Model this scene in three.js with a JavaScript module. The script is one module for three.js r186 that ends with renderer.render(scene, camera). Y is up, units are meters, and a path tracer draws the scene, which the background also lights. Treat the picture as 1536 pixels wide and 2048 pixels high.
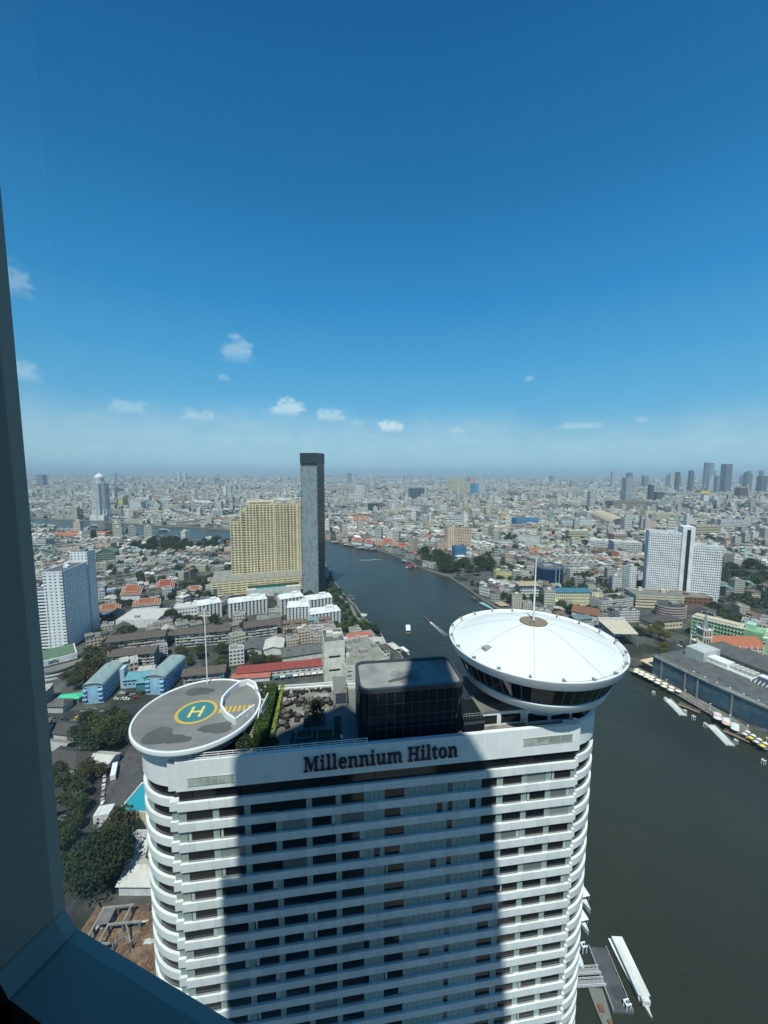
import * as THREE from 'three';
import { mergeGeometries } from 'three/addons/utils/BufferGeometryUtils.js';
import { TextGeometry } from 'three/addons/geometries/TextGeometry.js';
import { FontLoader } from 'three/addons/loaders/FontLoader.js';

// ---------- camera, sky, sun, exposure ----------
const scene = new THREE.Scene();
const EYE = 170;                                     // metres above the street, behind a tower window
const camera = new THREE.PerspectiveCamera(106.1, 768 / 1024, 0.05, 60000);
camera.position.set(0, EYE, 0);
camera.rotation.set(-0.10224, 0, 0.00436, 'YXZ');
const renderer = new THREE.WebGLRenderer();
renderer.toneMapping = THREE.LinearToneMapping;
renderer.toneMappingExposure = 1.40;
renderer.shadowMap.enabled = true;

const SUN_EL = 62 * Math.PI / 180, SUN_AZ = 10 * Math.PI / 180;   // behind the camera, a little to the left
const sunDir = new THREE.Vector3(-Math.sin(SUN_AZ) * Math.cos(SUN_EL), Math.sin(SUN_EL), Math.cos(SUN_AZ) * Math.cos(SUN_EL));
const sun = new THREE.DirectionalLight(new THREE.Color().setRGB(1, 0.965, 0.90), 3.75);
sun.target.position.set(0, 0, -400);
sun.position.copy(sunDir).multiplyScalar(2500).add(sun.target.position);
sun.castShadow = true;
Object.assign(sun.shadow.camera, { left: -1200, right: 1200, top: 1200, bottom: -1200, near: 10, far: 6000 });
sun.shadow.mapSize.set(4096, 4096);
scene.add(sun, sun.target);

function rng(seed) { let s = seed | 0; return () => { s = (s + 0x6d2b79f5) | 0; let t = Math.imul(s ^ (s >>> 15), 1 | s); t = (t + Math.imul(t ^ (t >>> 7), 61 | t)) ^ t; return ((t ^ (t >>> 14)) >>> 0) / 4294967296; }; }
const hash = (x, y, k = 0) => { let h = Math.imul(x | 0, 374761393) ^ Math.imul(y | 0, 668265263) ^ Math.imul(k | 0, 1274126177); h = Math.imul(h ^ (h >>> 13), 1274126177); return ((h ^ (h >>> 16)) >>> 0) / 4294967296; };
const sm = (t) => t * t * (3 - 2 * t);
function vnoise(x, y, per, k = 0) {                  // value noise that repeats after per cells (0: never)
  const xi = Math.floor(x), yi = Math.floor(y), fx = sm(x - xi), fy = sm(y - yi);
  const w = (v) => per ? ((v % per) + per) % per : v;
  const a = hash(w(xi), w(yi), k), b = hash(w(xi + 1), w(yi), k), c = hash(w(xi), w(yi + 1), k), d = hash(w(xi + 1), w(yi + 1), k);
  return (a + (b - a) * fx) * (1 - fy) + (c + (d - c) * fx) * fy;
}
function fbm(x, y, per, oct = 4, k = 0) { let s = 0, a = 0.5, n = 0; for (let i = 0; i < oct; i++) { s += a * vnoise(x, y, per, k + i); n += a; x *= 2; y *= 2; per *= 2; a *= 0.5; } return s / n; }
const clamp = (v, a = 0, b = 1) => Math.min(b, Math.max(a, v));

{ // sky: air and a few low clouds, float equirectangular
  const W = 2048, Hh = 1024, px = new Float32Array(W * Hh * 4);
  const stops = [[-90, .20, .30, .36], [-2, .26, .42, .54], [0, .27, .435, .56], [4, .235, .425, .58], [9, .140, .375, .62], [15, .078, .305, .575], [22, .038, .228, .50], [33, .020, .148, .365], [47, .011, .098, .272], [70, .008, .075, .24], [90, .008, .07, .22]];
  const grad = (e) => { let i = 0; while (i < stops.length - 2 && e > stops[i + 1][0]) i++; const a = stops[i], b = stops[i + 1], t = clamp((e - a[0]) / (b[0] - a[0])); return [1, 2, 3].map((j) => (a[j] + (b[j] - a[j]) * t) * [.74, .88, .90][j - 1]); };
  // clouds: azimuth (right of the view), elevation of the base, half width, height, strength
  const clouds = [[-13.6, 8.4, 2.4, 2.0, .66], [-7.9, 7.6, 2.4, 1.5, .5], [1.0, 6.2, 2.3, 1.5, .75], [-25.5, 6.8, 2.5, 1.5, .4], [-33, 7.2, 2.5, 1.5, .35], [10.5, 5.8, 1.3, .8, .45], [26, 5.9, 3.4, .8, .4], [33.2, 6.3, .9, .7, .3], [-20.2, 15.2, 2.1, 2.5, .33], [-42.9, 18.3, 2.0, 2.2, .26], [-43.2, 10.0, 2.6, 1.8, .35], [-22.0, 12.2, .7, .7, .25], [20, 12.4, .6, .6, .3], [-4, 6.6, 1.2, .9, .3], [15.2, 5.6, 1, .5, .25], [60, 8, 4, 2, .5], [95, 9, 5, 2.4, .6], [140, 8, 4, 2, .5], [-80, 10, 5, 2.5, .6], [-130, 8, 4, 2, .5], [180, 9, 4, 2, .5]];
  for (let j = 0; j < Hh; j++) for (let i = 0; i < W; i++) {
    const el = ((j + .5) / Hh - .5) * 180, th = ((i + .5) / W - .5) * 2 * Math.PI;      // direction (cos th, ., sin th)
    let az = Math.atan2(Math.cos(th), -Math.sin(th)) * 180 / Math.PI;
    let c = grad(el);
    if (el > -4 && el < 30) {
      const n = fbm(az * .55, el * 1.1, 0, 5, 7), n2 = fbm(az * 1.6, el * 2.4, 0, 4, 31);
      let k = 0;
      // a thin hazy sheet of far cloud low down
      const lid = 9.2 + 3.2 * (fbm(az * .09, 2.5, 0, 3, 91) - .5) + 1.1 * (n - .5) - clamp((az + 10) / 45) * 2.2;
      k = .32 * sm(clamp((lid + 1.5 - el) / 6)) * sm(clamp((el + 2) / 5)) * (.65 + .5 * n);
      for (const [ca, ce, w, h, s] of clouds) {
        const dx = (az - ca) / w, dy = (el - ce) / h; if (Math.abs(dx) > 1.6 || dy > 1.8 || dy < -1.2) continue;
        const base = dy < .15 ? clamp(1 - (.15 - dy) * 1.7) : 1;
        const v = 1.12 - dx * dx - Math.pow(Math.max(0, dy - .15), 2) * 1.3 + (n2 - .5) * 1.7 + (n - .5) * .5;
        k = Math.max(k, s * sm(clamp(v * 1.15)) * base);
      }
      k = clamp(k, 0, .9); c = [c[0] + (.55 - c[0]) * k, c[1] + (.64 - c[1]) * k, c[2] + (.69 - c[2]) * k];
    }
    const o = (j * W + i) * 4; px[o] = c[0]; px[o + 1] = c[1]; px[o + 2] = c[2]; px[o + 3] = 1;
  }
  const sky = new THREE.DataTexture(px, W, Hh, THREE.RGBAFormat, THREE.FloatType);
  sky.mapping = THREE.EquirectangularReflectionMapping; sky.magFilter = sky.minFilter = THREE.LinearFilter; sky.wrapS = THREE.RepeatWrapping; sky.needsUpdate = true;
  scene.background = sky; scene.environment = sky;
}
scene.fog = new THREE.FogExp2(new THREE.Color().setRGB(.62, .80, .92), 0.000095);

// ---------- helpers ----------
const taken = new Map();
const numbered = (n) => { const k = taken.get(n) || 0; taken.set(n, k + 1); return k ? n + '_' + String(k).padStart(3, '0') : n; };
const shade = (o) => { o.castShadow = o.receiveShadow = true; return o; };
function mesh(name, geo, mat, parent) { const m = shade(new THREE.Mesh(geo, mat)); m.name = parent ? name : numbered(name); (parent || scene).add(m); return m; }
function thing(name, label, category, [x, y, z] = [0, 0, 0], turn = 0, group) {
  const o = new THREE.Group(); o.name = numbered(name); scene.add(o); o.position.set(x, y, z); o.rotation.y = turn;
  o.userData = { label, category }; if (group) o.userData.group = group; return o;
}
function struct(name, geo, mat) { const m = mesh(name, geo, mat); m.userData.kind = 'structure'; return m; }
function stuffPart(m) { m.userData.kind = 'stuff'; return m; }
function dup(src, [x, y, z], turn, label, group, s = 1) {
  const r = src.clone(); r.name = numbered(src.name.replace(/_\d{3}$/, '')); scene.add(r); r.position.set(x, y, z); r.rotation.y = turn; if (s !== 1) r.scale.multiplyScalar(s);
  r.userData = { ...src.userData }; if (label) r.userData.label = label; if (group) r.userData.group = group; return r;
}

class GB {                                            // gathers faces, uv in metres
  constructor() { this.p = []; this.n = []; this.u = []; this.i = []; this.c = null; this.col = null; }
  quad(a, b, c, d, uw, uh) {
    const k = this.p.length / 3, e1 = [b[0] - a[0], b[1] - a[1], b[2] - a[2]], e2 = [d[0] - a[0], d[1] - a[1], d[2] - a[2]];
    let nx = e1[1] * e2[2] - e1[2] * e2[1], ny = e1[2] * e2[0] - e1[0] * e2[2], nz = e1[0] * e2[1] - e1[1] * e2[0]; const l = Math.hypot(nx, ny, nz) || 1; nx /= l; ny /= l; nz /= l;
    uw ??= Math.hypot(...e1); uh ??= Math.hypot(...e2); const o = (a[0] * .37 + a[1] * .61 + a[2] * .29);
    for (const v of [a, b, c, d]) { this.p.push(...v); this.n.push(nx, ny, nz); if (this.col) this.c.push(...this.col); }
    this.u.push(o, o, o + uw, o, o + uw, o + uh, o, o + uh); this.i.push(k, k + 1, k + 2, k, k + 2, k + 3); return this;
  }
  tri(a, b, c) {
    const k = this.p.length / 3, e1 = [b[0] - a[0], b[1] - a[1], b[2] - a[2]], e2 = [c[0] - a[0], c[1] - a[1], c[2] - a[2]];
    let nx = e1[1] * e2[2] - e1[2] * e2[1], ny = e1[2] * e2[0] - e1[0] * e2[2], nz = e1[0] * e2[1] - e1[1] * e2[0]; const l = Math.hypot(nx, ny, nz) || 1;
    for (const v of [a, b, c]) { this.p.push(...v); this.n.push(nx / l, ny / l, nz / l); this.u.push(v[0] + v[2], v[1]); if (this.col) this.c.push(...this.col); }
    this.i.push(k, k + 1, k + 2); return this;
  }
  tint(r, g, b) { this.c ??= []; this.col = [r, g, b]; return this; }
  hexa(b, t, bottom = true) {                         // four base and four top corners, counter-clockwise from above... base[i] under top[i]
    for (let i = 0; i < 4; i++) { const j = (i + 1) % 4; this.quad(b[i], b[j], t[j], t[i]); }
    this.quad(t[0], t[1], t[2], t[3]); if (bottom) this.quad(b[3], b[2], b[1], b[0]); return this;
  }
  box(x0, x1, y0, y1, z0, z1) { const b = [[x0, y0, z1], [x1, y0, z1], [x1, y0, z0], [x0, y0, z0]]; return this.hexa(b, b.map((v) => [v[0], y1, v[2]])); }
  boxAt(x, y, z, w, h, d, a = 0) {                    // base centre, turned by a
    const c = Math.cos(a), s = Math.sin(a), q = (lx, lz, yy) => [x + lx * c + lz * s, yy, z - lx * s + lz * c];
    const f = [[-w / 2, d / 2], [w / 2, d / 2], [w / 2, -d / 2], [-w / 2, -d / 2]];
    return this.hexa(f.map((v) => q(v[0], v[1], y)), f.map((v) => q(v[0], v[1], y + h)));
  }
  bar(a, b, w, h = w) {                               // a square bar between two points
    const A = new THREE.Vector3(...a), B = new THREE.Vector3(...b), d = B.clone().sub(A).normalize(), up = Math.abs(d.y) > .95 ? new THREE.Vector3(1, 0, 0) : new THREE.Vector3(0, 1, 0);
    const s = d.clone().cross(up).normalize(), u = s.clone().cross(d); const q = (P, i, j) => { const v = P.clone().addScaledVector(s, i * w / 2).addScaledVector(u, j * h / 2); return [v.x, v.y, v.z]; };
    const f = [[-1, -1], [1, -1], [1, 1], [-1, 1]];
    return this.hexa(f.map(([i, j]) => q(A, i, j)), f.map(([i, j]) => q(B, i, j)));
  }
  gable(x0, x1, y0, y1, z0, z1, over = .5) {          // ridge along x, with thickness
    const zm = (z0 + z1) / 2, t = .18, X0 = x0 - over, X1 = x1 + over, dz = (z1 - z0) / 2 + over, dy = (y1 - y0), drop = dy * over / ((z1 - z0) / 2), ye = y0 - drop;
    for (const s of [1, -1]) { const ze = zm + s * dz; const top = s > 0 ? [[X0, ye, ze], [X1, ye, ze], [X1, y1, zm], [X0, y1, zm]] : [[X1, ye, ze], [X0, ye, ze], [X0, y1, zm], [X1, y1, zm]]; this.hexa(top.map((v) => [v[0], v[1] - t, v[2]]), top); }
    this.tri([x0, y0, z1], [x0, y1 - t, zm], [x0, y0, z0]); this.tri([x1, y0, z0], [x1, y1 - t, zm], [x1, y0, z1]); return this;
  }
  hip(x0, x1, y0, y1, z0, z1, over = .6, ridge = .5) {
    const X0 = x0 - over, X1 = x1 + over, Z0 = z0 - over, Z1 = z1 + over, zm = (z0 + z1) / 2, xm = (x0 + x1) / 2, r = Math.max(0, (X1 - X0) / 2 * ridge), A = [xm - r, y1, zm], B = [xm + r, y1, zm];
    this.quad([X0, y0, Z1], [X1, y0, Z1], B, A); this.quad([X1, y0, Z0], [X0, y0, Z0], A, B); this.tri([X1, y0, Z1], [X1, y0, Z0], B); this.tri([X0, y0, Z0], [X0, y0, Z1], A);
    this.quad([X0, y0, Z0], [X1, y0, Z0], [X1, y0, Z1], [X0, y0, Z1]); return this;
  }
  geo() {
    const g = new THREE.BufferGeometry(); g.setAttribute('position', new THREE.Float32BufferAttribute(this.p, 3)); g.setAttribute('normal', new THREE.Float32BufferAttribute(this.n, 3)); g.setAttribute('uv', new THREE.Float32BufferAttribute(this.u, 2));
    if (this.c) g.setAttribute('color', new THREE.Float32BufferAttribute(this.c, 3)); g.setIndex(this.i); return g;
  }
  get empty() { return !this.i.length; }
}
const unitBox = new GB().box(-.5, .5, 0, 1, -.5, .5).geo();
function boxPart(name, mat, parent, x, y, z, w, h, d, a = 0) { const m = mesh(name, unitBox, mat, parent); m.position.set(x, y, z); m.scale.set(w, h, d); m.rotation.y = a; return m; }

// textures: grey multipliers that only vary a surface's own colour
function tex(size, metres, fn, srgb = true) {
  const d = new Uint8Array(size * size * 4);
  for (let j = 0; j < size; j++) for (let i = 0; i < size; i++) { const v = fn(i / size, j / size), o = (j * size + i) * 4, q = Array.isArray(v) ? v : [v, v, v]; for (let k = 0; k < 3; k++) d[o + k] = clamp(q[k]) * 255; d[o + 3] = 255; }
  const t = new THREE.DataTexture(d, size, size); t.wrapS = t.wrapT = THREE.RepeatWrapping; t.magFilter = THREE.LinearFilter; t.minFilter = THREE.LinearMipmapLinearFilter; t.generateMipmaps = true;
  t.repeat.set(1 / metres, 1 / metres); if (srgb) t.colorSpace = THREE.SRGBColorSpace; t.needsUpdate = true; return t;
}
const T = {
  grime: tex(256, 23, (x, y) => .82 + .18 * fbm(x * 6, y * 6, 6, 5, 3) * 1.3 - .10 * Math.pow(fbm(x * 40, y * 5, 40, 3, 9), 3)),
  panel: tex(256, 9, (x, y) => .92 + .08 * fbm(x * 5, y * 5, 5, 4, 43) - .05 * Math.pow(vnoise(x * 48, y * 3, 48, 77), 8)),
  stain: tex(512, 31, (x, y) => { const a = fbm(x * 5, y * 5, 5, 5, 21), b = fbm(x * 17, y * 17, 17, 4, 55); return .62 + .34 * a + .16 * (b - .5) - .22 * sm(clamp((a - .56) * 7)); }),
  tin: tex(256, 12, (x, y) => { const rib = ((x * 40) % 1) < .22 ? -.10 : 0; const s = fbm(x * 7, y * 3, 7, 4, 61); return [.80 + rib + .22 * s - .1 * sm(clamp((s - .6) * 6)), .79 + rib + .20 * s - .14 * sm(clamp((s - .6) * 6)), .78 + rib + .18 * s - .18 * sm(clamp((s - .6) * 6))]; }),
  tile: tex(256, 7, (x, y) => { const r = (y * 22) % 1, q = (x * 26 + .5 * (Math.floor(y * 22) % 2)) % 1; return .72 + .28 * hash(Math.floor(x * 26), Math.floor(y * 22), 5) - (r < .14 ? .16 : 0) - (q < .12 ? .08 : 0); }),
  ground: tex(512, 210, (x, y) => { const a = fbm(x * 9, y * 9, 9, 6, 71), b = fbm(x * 60, y * 60, 60, 3, 81); const v = .45 + .45 * a + .28 * (b - .5), g = sm(clamp((fbm(x * 7, y * 7, 7, 4, 88) - .52) * 6)); return [v * (1 - .42 * g), v * (1 - .34 * g), v * (1 - .52 * g)]; }),
  asphalt: tex(256, 14, (x, y) => .75 + .25 * fbm(x * 30, y * 30, 30, 3, 15) - .15 * sm(clamp((fbm(x * 4, y * 4, 4, 4, 17) - .55) * 8))),
  earth: tex(256, 18, (x, y) => { const a = fbm(x * 6, y * 6, 6, 5, 33), b = fbm(x * 25, y * 25, 25, 3, 37); return .5 + .45 * a + .3 * (b - .5); }),
  wave: tex(512, 46, (x, y) => .5 * fbm(x * 9, y * 26, 9, 1, 101) * .0 + .55 * fbm(x * 20, y * 34, 0 || 20 * 1, 4, 103) + .45 * fbm(x * 6, y * 9, 6, 3, 107), false),
  murk: tex(512, 420, (x, y) => { const a = fbm(x * 5, y * 5, 5, 5, 111); return .72 + .4 * a; }),
  leafy: tex(128, 3, (x, y) => { const a = fbm(x * 14, y * 14, 14, 3, 121); return [.55 + .6 * a, .6 + .5 * a, .5 + .4 * a]; }),
};
const C = (r, g, b) => new THREE.Color().setRGB(r, g, b);
const M = (r, g, b, o = {}) => new THREE.MeshPhysicalMaterial({ color: C(r, g, b), roughness: .85, ...o });
const glassy = (r, g, b, o = {}) => M(r, g, b, { roughness: .08, specularIntensity: 1, ior: 1.5, ...o });
const mat = {
  white: M(.80, .81, .79, { map: T.grime }), hwhite: M(.80, .82, .81, { map: T.panel, roughness: .5 }), hwhite2: M(.735, .76, .755, { map: T.panel, roughness: .5 }), hwhite3: M(.83, .845, .84, { map: T.panel, roughness: .5 }),
  offwhite: M(.66, .66, .62, { map: T.grime }), cream: M(.70, .62, .43, { map: T.grime }), paleyellow: M(.74, .68, .46, { map: T.grime }), yellow: M(.72, .52, .20, { map: T.grime }), concrete: M(.33, .32, .29, { map: T.stain }), darkconcrete: M(.17, .165, .155, { map: T.stain }),
  roofgrey: M(.20, .195, .185, { map: T.stain }), roofdark: M(.085, .085, .085, { map: T.tin }), roofbrown: M(.13, .11, .095, { map: T.tin }), tin: M(.42, .42, .41, { map: T.tin, roughness: .55 }), tinwhite: M(.70, .71, .69, { map: T.tin, roughness: .6 }),
  terracotta: M(.42, .13, .055, { map: T.tile }), orange: M(.48, .19, .07, { map: T.tile }), redroof: M(.30, .06, .055, { map: T.tin }), salmon: M(.50, .17, .12, { map: T.tin }), rust: M(.24, .115, .07, { map: T.tin }),
  turq: M(.08, .34, .46, { map: T.tin, roughness: .6 }), paleteal: M(.34, .48, .50, { map: T.tin, roughness: .6 }), skyblue: M(.36, .60, .80, { map: T.grime }), blueroof: M(.05, .20, .32, { map: T.tin, roughness: .6 }), greenroof: M(.13, .24, .16, { map: T.tin }), tarp: M(.06, .50, .28),
  green: M(.26, .50, .27, { map: T.grime }), greendark: M(.045, .20, .11, { map: T.grime }), peach: M(.80, .61, .45, { map: T.grime }), pink: M(.62, .34, .36, { map: T.grime }), brown: M(.24, .12, .07, { map: T.grime }), brick: M(.36, .15, .085, { map: T.grime }),
  glass: glassy(.012, .016, .018), glassblue: glassy(.012, .035, .06), glassteal: glassy(.02, .05, .055), window: M(.03, .034, .036, { roughness: .25 }), greypanel: M(.38, .47, .43, { map: T.grime, roughness: .5 }), curtain: M(.42, .47, .44, { roughness: .6 }),
  black: M(.012, .013, .014, { roughness: .5 }), sign: M(.012, .016, .030, { roughness: .4 }), metal: M(.45, .46, .46, { metalness: .7, roughness: .4 }), whitemetal: M(.78, .79, .78, { roughness: .45 }), grey: M(.25, .25, .25), midgrey: M(.36, .365, .36, { map: T.grime }),
  gold: M(.62, .40, .08, { roughness: .4, metalness: .3 }), asphalt: M(.055, .056, .058, { map: T.asphalt }), paving: M(.30, .285, .26, { map: T.stain }), earth: M(.36, .22, .13, { map: T.earth }), sand: M(.42, .33, .20, { map: T.earth }),
  bark: M(.10, .075, .05), leaf: M(.050, .098, .028, { map: T.leafy, transmission: .25, roughness: .9 }), leaf2: M(.085, .125, .032, { map: T.leafy, transmission: .25, roughness: .9 }), leaf3: M(.042, .080, .034, { map: T.leafy, transmission: .25, roughness: .9 }), leafdark: M(.030, .062, .022, { map: T.leafy, transmission: .2, roughness: .9 }), leafolive: M(.085, .092, .034, { map: T.leafy, transmission: .25, roughness: .9 }), leafbright: M(.16, .19, .03, { map: T.leafy, transmission: .3, roughness: .9 }), lawn: M(.045, .10, .030, { map: T.earth }),
  poolwater: glassy(.03, .30, .36, { roughness: .12 }), red: M(.55, .05, .04), blue: M(.04, .10, .42), yel: M(.80, .56, .04), lime: M(.28, .34, .04), wood: M(.22, .13, .07, { map: T.grime }), wicker: M(.035, .028, .024), fabric: M(.62, .60, .56), hullblue: M(.25, .46, .50, { map: T.grime }), foam: M(.72, .74, .72),
};
// ---------- ground and river ----------
const WEST = [[60, 400], [58, 0], [58, -80], [61, -140], [45, -230], [28, -300], [15.7, -347], [2.6, -370], [-5.4, -404], [-24.8, -438], [-35, -477], [-53, -517], [-73, -576], [-99.5, -667], [-128, -790], [-192, -870], [-375, -926], [-434, -948], [-563, -967], [-695, -1043], [-773, -1041], [-877, -1091], [-973, -1122], [-1087, -1155], [-2600, -1500]];
const EAST = [[-2600, -1760], [-1322, -1388], [-1128, -1351], [-1022, -1326], [-834, -1254], [-696, -1200], [-587, -1185], [-455, -1123], [-285, -1045], [-146, -963], [-99, -922], [-63, -873], [-15, -845], [17, -794], [40, -752], [60, -699], [77, -666], [108, -626], [117, -584], [126, -549], [131, -518], [143, -473], [166, -457], [190, -400], [216, -321], [223, -305], [229, -285], [236, -260], [239, -244], [240, -223], [241, -100], [236, 400]];
const RIVER = [...WEST, ...EAST];
function inPoly(x, z, P) { let r = false; for (let i = 0, j = P.length - 1; i < P.length; j = i++) { const [xi, zi] = P[i], [xj, zj] = P[j]; if ((zi > z) !== (zj > z) && x < (xj - xi) * (z - zi) / (zj - zi) + xi) r = !r; } return r; }
function distPoly(x, z, P) { let d = 1e9; for (let i = 0; i < P.length - 1; i++) { const [ax, az] = P[i], [bx, bz] = P[i + 1], L = (bx - ax) ** 2 + (bz - az) ** 2, t = clamp(((x - ax) * (bx - ax) + (z - az) * (bz - az)) / L); d = Math.min(d, Math.hypot(x - ax - t * (bx - ax), z - az - t * (bz - az))); } return d; }
{
  const s = new THREE.Shape([[-26000, 3000], [26000, 3000], [26000, -26000], [-26000, -26000]].map(([x, z]) => new THREE.Vector2(x, -z)));
  s.holes.push(new THREE.Path(RIVER.map(([x, z]) => new THREE.Vector2(x, -z))));
  const g = new THREE.ShapeGeometry(s); g.rotateX(-Math.PI / 2);
  struct('ground', g, M(.17, .165, .15, { map: T.ground }));
  const w = new GB().quad([-2700, -2, 400], [300, -2, 400], [300, -2, -1800], [-2700, -2, -1800]);
  const water = struct('river', w.geo(), M(.033, .039, .028, { map: T.murk, roughness: .2, ior: 1.33, specularIntensity: .8, bumpMap: T.wave, bumpScale: .45 }));
  water.material.map.repeat.set(1 / 420, 1 / 420);
  const wall = new GB();
  for (const P of [WEST, EAST]) for (let i = 0; i < P.length - 1; i++) { const [ax, az] = P[i], [bx, bz] = P[i + 1]; wall.bar([ax, -.9, az], [bx, -.9, bz], .9, 3.2); }
  struct('river_wall', wall.geo(), M(.46, .44, .39, { map: T.stain }));
}
// streets and paths as low sheets
function road(name, pts, w, m = mat.asphalt, y = .012) {
  const b = new GB();
  for (let i = 0; i < pts.length - 1; i++) { const [ax, az] = pts[i], [bx, bz] = pts[i + 1], l = Math.hypot(bx - ax, bz - az), nx = -(bz - az) / l * w / 2, nz = (bx - ax) / l * w / 2, yy = y + i * .0005; b.quad([ax + nx, yy, az + nz], [bx + nx, yy, bz + nz], [bx - nx, yy, bz - nz], [ax - nx, yy, az - nz]); }
  const g = b.geo(); struct(name, g, m); return pts;
}
const LANE = road('road', [[-86, -60], [-117, -120], [-152, -186], [-160, -215], [-168, -246], [-176, -262]], 9);
road('road', [[-420, -180], [-260, -246], [-176, -262], [-120, -282], [-60, -286], [10, -300]], 12, mat.asphalt, .02);
road('road', [[-168, -262], [-178, -330], [-150, -400], [-128, -470], [-120, -520]], 9, mat.asphalt, .028);
road('road', [[-420, -470], [-250, -470], [-180, -470], [-120, -490]], 8, mat.asphalt, .036);
road('road', [[270, -40], [290, -260], [300, -330], [270, -420], [225, -440]], 10, mat.asphalt, .02);
road('road', [[300, -440], [420, -470], [640, -420], [1100, -400]], 12, mat.asphalt, .028);
road('path', [[243, -223], [239, -255], [233, -284], [226, -305], [219, -321]], 12, mat.paving, .05);
const yard = new GB().quad([-152, .03, -214], [-128, .03, -218], [-112, .03, -150], [-135, .03, -150]);
struct('path', yard.geo(), M(.14, .135, .125, { map: T.stain }));
{ const b = new GB(), bank = [[-16, -392], [-8, -404], [-27, -438], [-38, -477], [-56, -517], [-76, -576], [-84, -600]], inner = [[-46, -392], [-46, -404], [-50, -438], [-62, -477], [-74, -510], [-84, -560], [-92, -600]]; for (let i = 0; i < bank.length - 1; i++) b.quad([inner[i][0], .055, inner[i][1]], [bank[i][0], .055, bank[i][1]], [bank[i + 1][0], .055, bank[i + 1][1]], [inner[i + 1][0], .055, inner[i + 1][1]]); struct('lawn', b.geo(), mat.lawn); road('path', [[-14, -410], [-32, -440], [-42, -477], [-60, -517]], 3.5, mat.paving, .07); }

// ---------- the tower of the viewpoint: its shadow lies on the hotel front, its window frames the view ----------
{
  const t = thing('viewing_tower', 'dark grey metal window frame edge of the tower the view is taken from', 'tower');
  const s = new THREE.Shape([[-35.4, 0], [7.3, 0], [7.3, 241], [3.2, 247], [-2, 254], [-2, 292], [-8, 292], [-8, 254], [-13, 254], [-20.6, 266], [-29.5, 249], [-33, 236], [-33, 217], [-35.4, 217]].map((v) => new THREE.Vector2(...v)));
  const g = new THREE.ExtrudeGeometry(s, { depth: 30, bevelEnabled: false }); g.translate(0, 0, 3.3);
  mesh('tower_body', g, mat.concrete, t);
  const frame = M(.42, .43, .36, { roughness: .5, map: T.panel }), inside = M(.12, .115, .11), th = -19.8 * Math.PI / 180;
  const put = (name, b, m) => { const o = mesh(name, b.geo ? b.geo() : b, m, t); o.position.set(0, EYE, 0); o.rotation.y = th; return o; };
  const X = -.838, Y = -.912, Zo = -.435, Zi = -.325;
  put('window_jamb', new GB().box(X - .16, X, Y + .034, 1.5, Zo, Zi), frame); put('window_jamb', new GB().box(2.6, 2.76, Y, 1.5, Zo, Zi), frame);
  put('window_sill', new GB().box(X + .038, 2.6, Y - .14, Y, Zo, Zi), frame);
  const bead = new GB(), q = (x, y) => [[X + x, Y + y, Zo], [X + x, Y + y, Zi]], P = [[-.16, .030], [-.003, .030], [.034, -.003], [.034, -.14], [-.16, -.14]];
  for (let i = 0; i < P.length; i++) { const [a, b] = q(...P[i]), [c, d] = q(...P[(i + 1) % P.length]); bead.quad(b, a, c, d); }
  bead.quad(q(...P[0])[1], q(...P[4])[1], q(...P[2])[1], q(...P[1])[1]);
  put('window_corner_bead', bead, frame);
  put('window_head', new GB().box(X - .16, 2.76, 1.5, 1.66, Zo, Zi), frame);
  const pane = put('window_pane', new GB().quad([X - .02, Y - .02, Zo + .02], [2.62, Y - .02, Zo + .02], [2.62, 1.52, Zo + .02], [X - .02, 1.52, Zo + .02]), M(.90, .985, .955, { transmission: 1, thickness: 0, roughness: 0, ior: 1.5 }));
  pane.castShadow = false;
  const room = new GB().box(-2.2, 3.4, -1.9, -1.6, Zi, 2.6).box(-2.2, 3.4, 1.9, 2.2, Zi, 2.6).box(-2.4, -2.2, -1.9, 2.2, Zi, 2.6).box(3.4, 3.6, -1.9, 2.2, Zi, 2.6).box(-2.4, 3.6, -1.9, 2.2, 2.6, 2.8)
    .box(-2.4, X - .16, -1.9, 2.2, Zo, Zi).box(2.76, 3.6, -1.9, 2.2, Zo, Zi).box(X - .16, 2.76, -1.9, Y - .14, Zo, Zi).box(X - .16, 2.76, 1.66, 2.2, Zo, Zi);
  put('room', room, inside);
  const pod = thing('mall_podium', 'pale concrete podium roof at the foot of the viewing tower, below the picture', 'podium', [-20, 0, 0]); mesh('podium_wall', new GB().box(-75, 72, 0, 31, -44, 60).geo(), mat.offwhite, pod); mesh('podium_roof', new GB().box(-74, 71, 31, 31.4, -43, 59).geo(), M(.38, .375, .35, { map: T.stain }), pod);
}
function leaf(g, x, y, z, s, R) {                       // one small leaf clump face, any way up
  const a = R() * 6.283, b = Math.acos(2 * R() - 1), c = R() * 6.283;
  const n = [Math.sin(b) * Math.cos(a), Math.cos(b), Math.sin(b) * Math.sin(a)]; let t = [Math.cos(c), Math.sin(c) * .6, Math.sin(c)]; const d = n[0] * t[0] + n[1] * t[1] + n[2] * t[2]; t = [t[0] - d * n[0], t[1] - d * n[1], t[2] - d * n[2]]; const l = Math.hypot(...t) || 1; t = t.map((v) => v / l * s / 2);
  const w = [n[1] * t[2] - n[2] * t[1], n[2] * t[0] - n[0] * t[2], n[0] * t[1] - n[1] * t[0]].map((v) => v * .75);
  const q = (i, j) => [x + i * t[0] + j * w[0], y + i * t[1] + j * w[1], z + i * t[2] + j * w[2]];
  g.quad(q(-1, -.6), q(.2, -1), q(1, .5), q(-.3, 1));
}
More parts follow.
